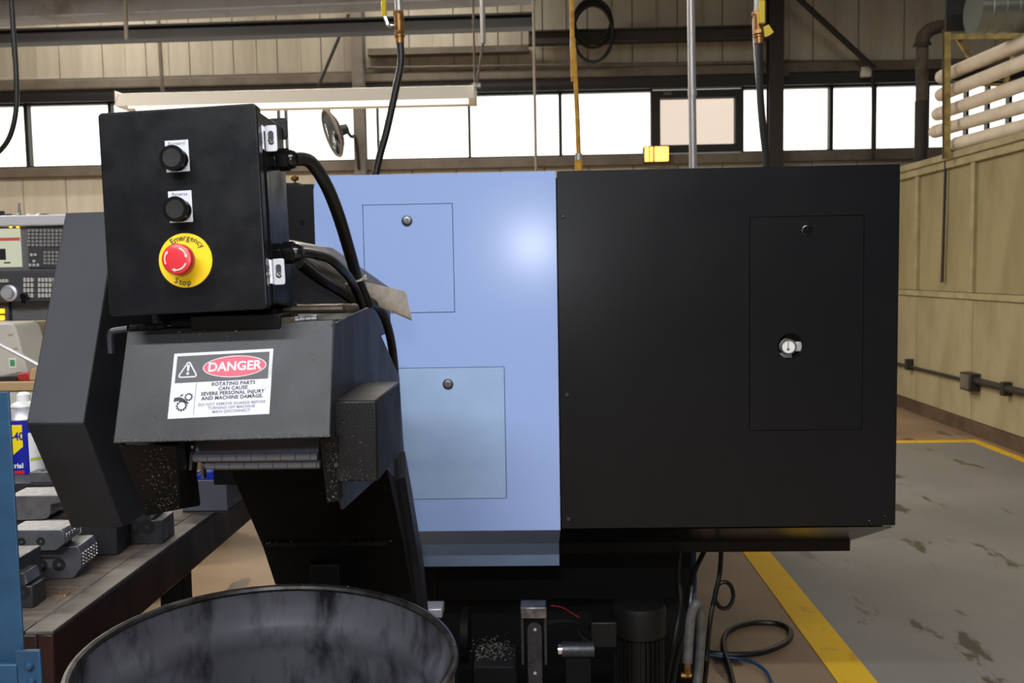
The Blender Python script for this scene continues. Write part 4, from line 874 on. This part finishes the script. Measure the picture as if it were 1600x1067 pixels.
# ---- grey bin with blue scraps at the bench's far end
p = onb(338, 800)
BI = thing('plastic_bin', 'grey open plastic bin at the far end of the bench', 'bin', (p.x - .03, p.y + .1, bt))
o_ = Vector((p.x - .03, p.y + .09, bt)); w_, d_, h_ = .06, .09, .085
for (x0, x1, y0, y1) in ((-w_, w_, -d_, -d_ + .005), (-w_, w_, d_ - .005, d_), (-w_, -w_ + .005, -d_ + .005, d_ - .005), (w_ - .005, w_, -d_ + .005, d_ - .005)):
    obj('side', MB().box(o_.x + x0, o_.x + x1, o_.y + y0, o_.y + y1, bt, bt + h_), M_['bin_grey'], BI, bevel=.001)
obj('bottom', MB().box(o_.x - w_, o_.x + w_, o_.y - d_, o_.y + d_, bt, bt + .004), M_['bin_grey'], BI)
tag(obj('blue_cloth', MB().prism([(o_.x - .045, bt + .01), (o_.x + .045, bt + .01), (o_.x + .048, bt + .09), (o_.x + .02, bt + .11), (o_.x - .02, bt + .1), (o_.x - .045, bt + .085)], 'y', o_.y - .06, o_.y + .05), M_['bin_blue'], bevel=.006), 'blue shop wipe stuffed in the grey bin', 'wipe')
tag(obj('blue_box', MB().prism([(o_.x + .02, bt), (o_.x + .09, bt), (o_.x + .085, bt + .1), (o_.x + .06, bt + .112), (o_.x + .02, bt + .1)], 'y', o_.y + .13, o_.y + .2), M_['bin_blue'], bevel=.004), 'blue box behind the grey bin on the bench', 'box')

# ================================================================== BLUE POST
PYY = 1.24; pr = PY(10, 612, PYY); pb2 = PY(40, 1017, PYY)
BP = thing('rack_post', 'blue painted steel post at the left edge in front of the bench', 'post', (pr.x - .02, PYY, 0))
px1 = (pr.x + pb2.x) / 2
obj('upright', MB().box(px1 - .07, px1, PYY, PYY + .004, 0, pr.z).box(px1 - .07, px1 - .066, PYY + .004, PYY + .06, 0, pr.z - .004), M_['post_blue'], BP, bevel=.0015)
pk = PY(63, 1015, PYY - .01)
obj('rail', MB().box(px1 - .35, px1 - .001, PYY - .012, PYY - .002, .7, pk.z - .02), M_['post_blue'], BP, bevel=.002)
obj('gusset', MB().box(px1 - .006, pk.x, PYY - .012, PYY - .006, .6, pk.z).box(px1 - .006, px1 - .001, PYY - .006, PYY + .0, .6, pk.z), M_['post_blue'], BP, bevel=.002)
for pp_ in ((47, 1040), (50, 1064)):
    c = PY(*pp_, PYY - .012); obj('bolt', MB().lathe([(.0062, 0), (.006, .003), (.004, .0055), (.001, .006)], (c.x, PYY - .012, c.z), 14, (0, -1, 0)), M_['post_blue'], BP)

# ================================================================== LEFT BACKGROUND
PYD = 3.4
def pb(mb, a, b, y0, y1): A = PY(*a, PYD); B = PY(*b, PYD); return mb.box(A.x, B.x, y0, y1, B.z, A.z)
CN = thing('control_pendant', 'grey machine control pendant with screen and keypad at left', 'control panel', (PY(20, 480, PYD).x, PYD + .1, PY(20, 500, PYD).z))
obj('housing', pb(MB(), (-120, 352), (112, 424), PYD, PYD + .25), M_['cnc_grey'], CN, bevel=.006)
obj('top', pb(MB(), (-125, 340), (116, 352), PYD - .03, PYD + .27), M_['cnc_top'], CN, bevel=.006)
obj('lower_panel', pb(MB(), (-120, 426), (108, 470), PYD - .04, PYD + .25), M_['cnc_dark'], CN, bevel=.006)
obj('base_panel', pb(MB(), (-120, 472), (104, 500), PYD + .02, PYD + .3), M_['cnc_grey'], CN, bevel=.004)
obj('base_panel', pb(MB(), (-120, 471), (15, 503), PYD - .0, PYD + .03), M_['cnc_dark'], CN, bevel=.004)
sc_ = obj('screen', pb(MB(), (-70, 359), (35, 417), PYD - .006, PYD + .01), M_['screen'], CN)
obj('screen_line', pb(MB(), (-70, 373), (33, 376), PYD - .008, PYD - .006), M_['screen_red'], sc_); obj('screen_block', pb(MB(), (-10, 389), (11, 406), PYD - .008, PYD - .006), M_['screen_dark'], sc_); obj('screen_block', pb(MB(), (8, 409.5), (18, 411.5), PYD - .008, PYD - .006), M_['screen_dark'], sc_)
kp_ = obj('keypad', pb(MB(), (44, 356), (108, 418), PYD - .008, PYD + .01), M_['cnc_dark'], CN)
km = MB()
for i in range(9):
    for j in range(5): pb(km, (46 + i * 6.2, 358.5 + j * 5.6), (50.4 + i * 6.2, 362.3 + j * 5.6), PYD - .014, PYD - .007)
for i in range(5):
    for j in range(4): pb(km, (71 + i * 6.2, 392.5 + j * 5.6), (75.4 + i * 6.2, 396.3 + j * 5.6), PYD - .014, PYD - .007)
obj('keys', km, M_['key'], kp_, kind='stuff')
km = MB()
for (x, y) in ((50, 396), (56, 396), (54, 406), (48, 412), (54, 412), (60, 412)): pb(km, (x, y), (x + 4, y + 4), PYD - .014, PYD - .007)
obj('arrow_keys', km, M_['key_white'], kp_, kind='stuff')
km = MB()
for i in range(5): pb(km, (0 + i * 5, 436), (4 + i * 5, 441), PYD - .05, PYD - .039)
for i in range(9):
    for j in range(4):
        if i in (3,): continue
        pb(km, (48 + i * 5.6, 434 + j * 8), (52 + i * 5.6, 440 + j * 8), PYD - .05, PYD - .039)
obj('keys', km, M_['key_white'], CN, kind='stuff')
c = PY(12, 458, PYD - .06); obj('override_dial', MB().lathe([(.03, 0), (.03, .012), (.022, .015), (.022, .03), (.018, .034)], (c.x, PYD - .04, c.z), 24, (0, -1, 0)), M_['alu'], CN)
c = PY(38, 463, PYD - .06); obj('key_switch', MB().cyl((c.x, PYD - .04, c.z), (c.x, PYD - .07, c.z), .012).box(c.x - .004, c.x + .004, PYD - .075, PYD - .06, c.z - .025, c.z + .01), M_['black_gloss'], CN)
for py_ in (486, 496.5): obj('indicator', pb(MB(), (0, py_ - 3.5), (8, py_ + 3.5), PYD - .012, PYD - .0), M_['indicator'], CN, bevel=.002)
for px_ in (15, 26): c = PY(px_, 354, PYD - .01); obj('status_light', MB().cyl((c.x, PYD - .006, c.z), (c.x, PYD + .004, c.z), .005, n=10), M_['indicator'], CN)
# stand and odds and ends on top
A = PY(-60, 500, PYD); obj('pedestal', MB().box(A.x - .2, A.x + .05, PYD + .08, PYD + .28, 0, A.z), M_['cnc_grey'], CN)
zt = PY(20, 340, PYD).z
def on_top(px_, hpx, wpx, mt, lab_, shape):
    c = PY(px_, 340, PYD + .1); h = hpx / FL * PYD; r = wpx / 2 / FL * PYD
    if shape == 'nut': mb = MB().lathe([(r, 0), (r, h * .7), (r * .8, h), (r * .4, h), (r * .4, .002)], (c.x, PYD + .1, zt), 6)
    elif shape == 'tool': mb = MB().lathe([(r, 0), (r, h * .3), (r * .5, h * .35), (r * .35, h * .7), (r * .3, h)], (c.x, PYD + .1, zt), 14)
    else: mb = MB().lathe([(r, 0), (r * .95, h * .5), (r * .6, h * .9), (r * .2, h)], (c.x, PYD + .1, zt), 16)
    return tag(obj('small_tool', mb, M_[mt]), lab_, 'tool')
on_top(4, 14, 9, 'dark_steel', 'small dark fitting on the pendant top at the left edge', 'nut')
on_top(15, 9, 12, 'steel', 'short steel nut on top of the control pendant', 'nut')
on_top(31, 26, 10, 'steel', 'slim upright steel tool on top of the control pendant', 'tool')
on_top(45, 9, 12, 'machine_cream', 'small pale cap on top of the control pendant', 'dome')
on_top(68, 9, 30, 'black_gloss', 'flat dark dome on top of the control pendant', 'dome')
# cream machine guard beneath
GY = 3.15
q = [PY(-60, 505, GY), PY(18, 505, GY), PY(24, 512, GY), PY(46, 592, GY), PY(46, 604, GY)]
zl = 0.0
MG = thing('machine_guard', 'cream sloping machine guard with a green sticker below the pendant', 'machine', (q[1].x - .1, GY + .1, 0))
obj('shell', MB().prism([(p.x, p.z) for p in q] + [(q[-1].x, 0), (q[0].x - .1, 0), (q[0].x - .1, q[0].z)], 'y', GY, GY + .16), M_['machine_cream'], MG, bevel=.006)
A = PY(16, 562, GY); B = PY(24, 572, GY); obj('sticker', MB().box(A.x - .004, B.x + .004, GY - .002, GY, B.z - .006, A.z + .006), M_['plastic_white'], MG); obj('sticker_print', MB().box(A.x, B.x, GY - .003, GY - .002, B.z, A.z), M_['green'], MG)
c = PY(27, 592, GY - .02); obj('knob', MB().lathe([(.022, 0), (.022, .02), (.015, .03)], (c.x, GY, c.z), 20, (0, -1, 0)), M_['black_gloss'], MG)
for pp_ in ((16, 523), (24, 545)): c = PY(*pp_, GY); obj('label_strip', MB().box(c.x - .008, c.x + .008, GY - .002, GY, c.z - .003, c.z + .003), M_['card'], MG)
tube_thing('steel_rod', [PY(-20, 528, 2.95), PY(0, 538, 2.95), PY(70, 575, 2.95)], .007, M_['alu'], 'pale steel rod slanting past the cream guard', 'rod', sub=1)
# clutter shelf behind the post
sh_y = 2.66; A = PY(-40, 597, sh_y + .3); B = PY(95, 597, sh_y + .3)
SH = thing('tool_cabinet', 'low cream cabinet behind the bench carrying clutter', 'cabinet', ((A.x + B.x) / 2, sh_y + .36, 0))
obj('body', MB().box(A.x, B.x, sh_y + .3, sh_y + .43, 0, A.z - .03), M_['machine_cream'], SH, bevel=.004)
obj('top', MB().box(A.x - .02, B.x + .02, sh_y + .29, sh_y + .44, A.z - .03, A.z), M_['card'], SH, bevel=.004)
def clut(px_, w_, h_, mt, lab_, cat, nm):
    c = PY(px_, 590, sh_y + .34); return tag(obj(nm, MB().prism([(c.x - w_, A.z), (c.x + w_, A.z), (c.x + w_ * .8, A.z + h_), (c.x - w_ * .6, A.z + h_ * .8)], 'y', sh_y + .31, sh_y + .4), M_[mt], bevel=.006), lab_, cat)
clut(43, .03, .03, 'red_plastic', 'small red plastic piece on the cabinet behind the bench', 'clutter', 'red_grip')
clut(18, .05, .022, 'dark_steel', 'dark steel offcut on the cabinet behind the bench', 'clutter', 'steel_offcut')
clut(66, .035, .05, 'card', 'small tan carton on the cabinet behind the bench', 'box', 'carton')
# tan machine further back
A = PY(40, 500, 4.6); tag(obj('tan_cabinet', MB().box(A.x - .6, A.x + .75, 4.6, 5.3, 0, A.z - .0).box(A.x + .0, A.x + .4, 4.58, 4.6, .2, A.z - .1), M_['tan_wall'], bevel=.01), 'tan machine cabinet in the shade behind the pendant', 'cabinet')

# ================================================================== UNDER THE MACHINE
tk = thing('coolant_tank', 'black coolant tank on the floor under the machine', 'tank', (.1, 2.65, 0))
obj('tank', MB().box(-.14, .45, 2.32, 2.87, .02, .22), M_['conv_dark'], tk, bevel=.004)
obj('tank_lid', MB().box(-.15, .46, 2.31, 2.88, .22, .23), M_['black_paint'], tk, bevel=.002)
for (x, y) in ((-.1, 2.38), (.4, 2.38), (-.1, 2.8), (.4, 2.8)): obj('foot', MB().cyl((x, y, 0), (x, y, .02), .025), M_['rubber'], tk)
pc_ = PY(998, 940, 2.42); pz = .231
PM = thing('coolant_pump', 'black finned coolant pump motor standing under the black panel', 'pump', (pc_.x, 2.42, pz))
zt_ = PY(998, 938, 2.42).z
obj('cap', MB().lathe([(.071, zt_ - .085), (.072, zt_ - .02), (.068, zt_ - .006), (.05, zt_), (.001, zt_ + .001)], (pc_.x, 2.42, 0), 32, cap=False), M_['motor_black'], PM)
fm = MB().cyl((pc_.x, 2.42, pz + .03), (pc_.x, 2.42, zt_ - .06), .056, n=24); obj('body', fm, M_['motor_black'], PM)
for i in range(28):
    a = 2 * math.pi * i / 28; ca, sa = math.cos(a), math.sin(a)
    A = [Vector((pc_.x + r_ * ca - s_ * .0018 * sa, 2.42 + r_ * sa + s_ * .0018 * ca, pz + .04)) for r_, s_ in ((.054, -1), (.067, -1), (.067, 1), (.054, 1))]
    obj('fin', MB().hexa(A, [p + Vector((0, 0, zt_ - .09 - pz - .04)) for p in A]), M_['motor_black'], PM, smooth=False)
obj('base', MB().cyl((pc_.x, 2.42, pz), (pc_.x, 2.42, pz + .03), .075), M_['motor_black'], PM)
c = PY(942, 975, 2.42); obj('terminal_box', MB().box(c.x - .035, c.x + .035, 2.38, 2.46, c.z - .05, c.z + .02), M_['motor_black'], PM, bevel=.004)
# steel channel bracket
BYy = 2.27; a = PY(813, 948, BYy); b_ = PY(855, 1000, BYy); 
SB = thing('steel_bracket', 'upright steel channel bracket on the coolant tank', 'bracket', ((a.x + b_.x) / 2, BYy, .0))
obj('cap_plate', MB().box(a.x, b_.x, BYy - .005, BYy + .05, a.z - .03, a.z), M_['steel'], SB, bevel=.003)
for x in (a.x + .001, b_.x - .007): obj('flange', MB().box(x, x + .006, BYy, BYy + .045, a.z - .15, a.z - .03), M_['dark_steel'], SB)
c = PY(835, 980, BYy); obj('bar', MB().prism(rrect(c.x - .018, c.x + .018, 0, c.z + .01, .017), 'y', BYy + .004, BYy + .012), M_['dark_steel'], SB)
for py_ in (984, 1052): p = PY(836, py_, BYy); obj('bolt', MB().lathe([(.004, 0), (.004, .003)], (p.x, BYy + .004, p.z), 10, (0, -1, 0)), M_['chrome'], SB)
# cylinder and chip tray
A = PY(878, 1015, 2.36); B = PY(928, 1015, 2.36); t = thing('filter_cylinder', 'short dark cylinder lying beside the pump', 'filter', ((A.x + B.x) / 2, 2.36, A.z - .03))
obj('barrel', MB().cyl(A, B, .021, n=18), M_['dark_steel'], t); obj('end_collar', MB().cyl(A - Vector((.01, 0, 0)), A, .015, n=14), M_['chrome'], t); obj('saddle', MB().box(A.x + .01, B.x - .01, 2.34, 2.38, .231, A.z - .015), M_['conv_dark'], t)
A = PY(742, 1028, 2.2); B = PY(800, 1050, 2.2); A.x -= .0; t = thing('chip_tray', 'small dark tray heaped with metal chips beside the drum', 'tray', ((A.x + B.x) / 2, 2.23, 0))
obj('tray', MB().box(A.x, B.x + .01, 2.16, 2.3, 0, A.z - .005), M_['conv_dark'], t, bevel=.003)
A2 = PY(668, 950, 2.35); t = thing('floor_fitting', 'pale metal fitting behind the drum rim', 'fitting', (A2.x, 2.35, 0))
obj('post', MB().box(A2.x - .02, A2.x + .02, 2.34, 2.38, 0, A2.z - .02), M_['conv_dark'], t); obj('block', MB().box(A2.x - .03, A2.x + .04, 2.33, 2.39, A2.z - .02, A2.z + .005), M_['alu'], t, bevel=.003)
# hoses and cables
HY = 2.5
t = thing('grey_hose', 'thick grey hose bent over with a brass fitting beside the pump', 'hose', PY(1075, 1060, HY))
obj('hose', MB().tube([PY(1074, 1035, HY), PY(1076, 1000, HY), PY(1080, 962, HY), PY(1087, 944, HY), PY(1093, 950, HY + .02), PY(1095, 985, HY + .05), PY(1092, 1040, HY + .07), PY(1085, 1100, HY + .05)], .0135, 12, 6), M_['rubber_grey'], t)
obj('brass_fitting', MB().cyl(PY(1074, 1034, HY), PY(1074, 1055, HY), .009, n=8).cyl(PY(1064, 1055, HY), PY(1080, 1055, HY), .008, n=8), M_['brass'], t)
zc_ = .012
def fz(px_, py_): return PZ(px_, py_, zc_)
tube_thing('floor_cable', [fz(1100, 1018), fz(1130, 1022), fz(1185, 1020), fz(1228, 1003), fz(1235, 985), fz(1212, 974), fz(1170, 974), fz(1138, 986), fz(1130, 1010), fz(1140, 1045), fz(1150, 1090)], .011, M_['rubber'], 'black cable lying in a loop on the floor beside the yellow line', 'cable')
tube_thing('floor_cable', [fz(1095, 1022), fz(1130, 1026), fz(1170, 1032), fz(1198, 1050), fz(1212, 1085)], .006, M_['hyd_blue'], 'thin blue hose snaking over the floor beside the black loop', 'hose')
tube_thing('drop_cable', [PY(1127, 862, 3.0), PY(1124, 900, 3.0), PY(1113, 950, 2.95), PY(1108, 985, 2.9), PY(1104, 1040, 2.8), PZ(1100, 1075, .012)], .008, M_['rubber'], 'black cable hanging under the black panel, rightmost of the drops', 'cable')
tube_thing('drop_cable', [PY(1100, 862, 2.9), PY(1085, 895, 2.85), PY(1080, 930, 2.8), PY(1074, 985, 2.75), PY(1060, 1020, 2.7), PY(1050, 1080, 2.6)], .008, M_['rubber'], 'black cable hanging under the black panel, middle of the drops', 'cable')
tube_thing('drop_cable', [PY(1062, 862, 2.82), PY(1060, 900, 2.82), PY(1064, 935, 2.8), PY(1058, 980, 2.78), PY(1046, 1040, 2.7), PY(1040, 1090, 2.6)], .006, M_['rubber'], 'thin black cable hanging under the black panel, leftmost of the drops', 'cable')
tube_thing('drop_cable', [PY(1080, 862, 2.95), PY(1086, 905, 2.9), PY(1082, 945, 2.85), PY(1073, 970, 2.8)], .006, M_['hyd_blue'], 'thin bluish hose hanging among the black cables under the panel', 'hose')
tube_thing('cable_loop', [PY(1122, 930, 3.0) + Vector((.03 * math.cos(a) + .02, 0, .045 * math.sin(a))) for a in [2 * math.pi * i / 10 for i in range(11)]], .007, M_['rubber'], 'small black cable loop hanging beside the rightmost drop', 'cable')
tube_thing('pump_cable', [PY(855, 972, 2.32), PY(890, 970, 2.36), PY(930, 985, 2.42), PY(945, 1000, 2.4)], .006, M_['rubber'], 'black cable from the steel bracket to the pump', 'cable')
tube_thing('pump_cable', [PY(905, 985, 2.45), PY(915, 1000, 2.42), PY(935, 1006, 2.4), PY(950, 1000, 2.4)], .006, M_['rubber'], 'black cable sagging in front of the pump terminal box', 'cable')
tube_thing('red_wire', [PY(862, 946, 2.4), PY(880, 950, 2.45), PY(905, 965, 2.5)], .0015, M_['red_plastic'], 'thin red wire behind the steel bracket', 'wire')
t = thing('dark_hub', 'dark round hub with a shaft beside the drum under the machine', 'hub', (PY(722, 985, 2.45).x, 2.45, .0))
c = PY(722, 990, 2.45); obj('disc', MB().cyl((c.x, 2.45, c.z), (c.x + .02, 2.45, c.z), .07, n=24), M_['conv_dark'], t); obj('stand', MB().box(c.x - .01, c.x + .025, 2.43, 2.5, 0, c.z - .05), M_['conv_dark'], t)

# ================================================================== METAL CHIPS
def chips(name, lab_, fn, N, smin, smax, parent=None, mt='swarf'):
    mb = MB(); rnd = random.Random(hash(name + lab_) % 1000 if False else len(lab_) * 13 + N)
    for _ in range(N):
        p, nrm = fn(rnd); L_ = smin + (smax * 1.25 - smin) * rnd.random() ** 2.2; wv = L_ * rnd.uniform(.12, .3)
        d = Vector((rnd.gauss(0, 1), rnd.gauss(0, 1), rnd.gauss(0, 1))); d = (d - nrm * d.dot(nrm) * .8).normalized(); s_ = d.cross(nrm).normalized() * wv
        q = p + nrm * .0008
        mb.add([q - d * L_ / 2, q + s_, q + d * L_ / 2 + nrm * L_ * .15, q - s_, q + nrm * wv], [(0, 1, 4), (1, 2, 4), (2, 3, 4), (3, 0, 4), (0, 3, 2, 1)])
    o = obj(name, mb, M_[mt], parent, smooth=False, kind='stuff')
    if parent is None: tag(o, lab_, 'metal chips')
    return o
nv = Vector(n_h)
def on_hood(r):
    k = r.random()
    if k < .72: u_ = r.random(); v_ = abs(r.gauss(0, .022))
    elif k < .9: u_ = r.uniform(.25, .95); v_ = 1 - abs(r.gauss(.06, .05))
    else: u_ = r.random(); v_ = r.random()
    v_ = min(max(v_, 0.004), .98)
    a_ = Vector(hp[1] + (0,)).lerp(Vector(hp[2] + (0,)), u_); b3 = Vector(hp[0] + (0,)).lerp(Vector(hp[3] + (0,)), u_)
    return MH @ a_.lerp(b3, v_), nv
chips('metal_chips', 'fine bright metal chips sprinkled on the conveyor hood', on_hood, 620, .0006, .0022)
def on_skirt(r):
    a_, b3 = min(max(r.gauss(.6, .22), .05), .97), r.random() ** .8
    p = PY(188, 698, 1.188).lerp(PY(275, 700, 1.188), a_).lerp(PY(230, 803, 1.258).lerp(PY(280, 793, 1.256), a_), b3); return p + Vector((0, -.0012, 0)), Vector((0, -1, .1)).normalized()
chips('metal_chips', 'metal chips clinging to the left skirt under the hood', on_skirt, 330, .0005, .0026)
def on_flange(r):
    a_, b3 = r.random(), r.random(); p = PY(509, 690, 1.168).lerp(PY(526, 690, 1.168), a_).lerp(PY(512, 784, 1.198).lerp(PY(530, 781, 1.198), a_), b3); return p, Vector((0, -1, 0))
chips('metal_chips', 'metal chips clinging to the flange left of the drive cover', on_flange, 160, .0007, .0022)
def on_drive(r):
    if r.random() < .4: return Vector((cr + r.random() ** 2 * .05, 1.19 + r.random() * .18, 1.3185)), Vector((0, 0, 1))
    return Vector((r.uniform(cr + .004, -.214), 1.1795, 1.214 + r.random() ** 2.5 * .1)), Vector((0, -1, 0))
chips('metal_chips', 'metal chips dusted over the black drive cover', on_drive, 260, .0006, .0018)
def on_seam(r): return Vector((r.uniform(cl + .01, cr - .02), 1.731, .968 + r.random() * .004)), Vector((0, -.8, .6))
chips('metal_chips', 'metal chips along the seam of the conveyor incline', on_seam, 130, .0008, .0024)
def on_rim(r): a = r.gauss(1.5, .55); return MD @ Vector((dr * math.cos(a), dr * math.sin(a), DH + .0018)), Vector((0, 0, 1))
chips('metal_chips', 'metal chips lying on the back of the drum rim', on_rim, 60, .001, .003)
def on_tray(r): A = PY(770, 1022, 2.2); return Vector((A.x + r.gauss(0, .026), 2.23 + r.uniform(-.05, .05), A.z - .01 + abs(r.gauss(0, .012)))), Vector((0, -.5, .85)).normalized()
chips('metal_chips', 'heap of bright metal chips on the tray beside the drum', on_tray, 300, .002, .007)
def on_bench(r): p = onb(r.gauss(95, 26), r.gauss(925, 9)); return Vector((min(max(p.x, -1.1), bx - .07), max(p.y, by0 + .05), bt)), Vector((0, 0, 1))
chips('metal_chips', 'golden chips strewn over the bench top in front of the jaws', on_bench, 260, .002, .006, mt='brass')
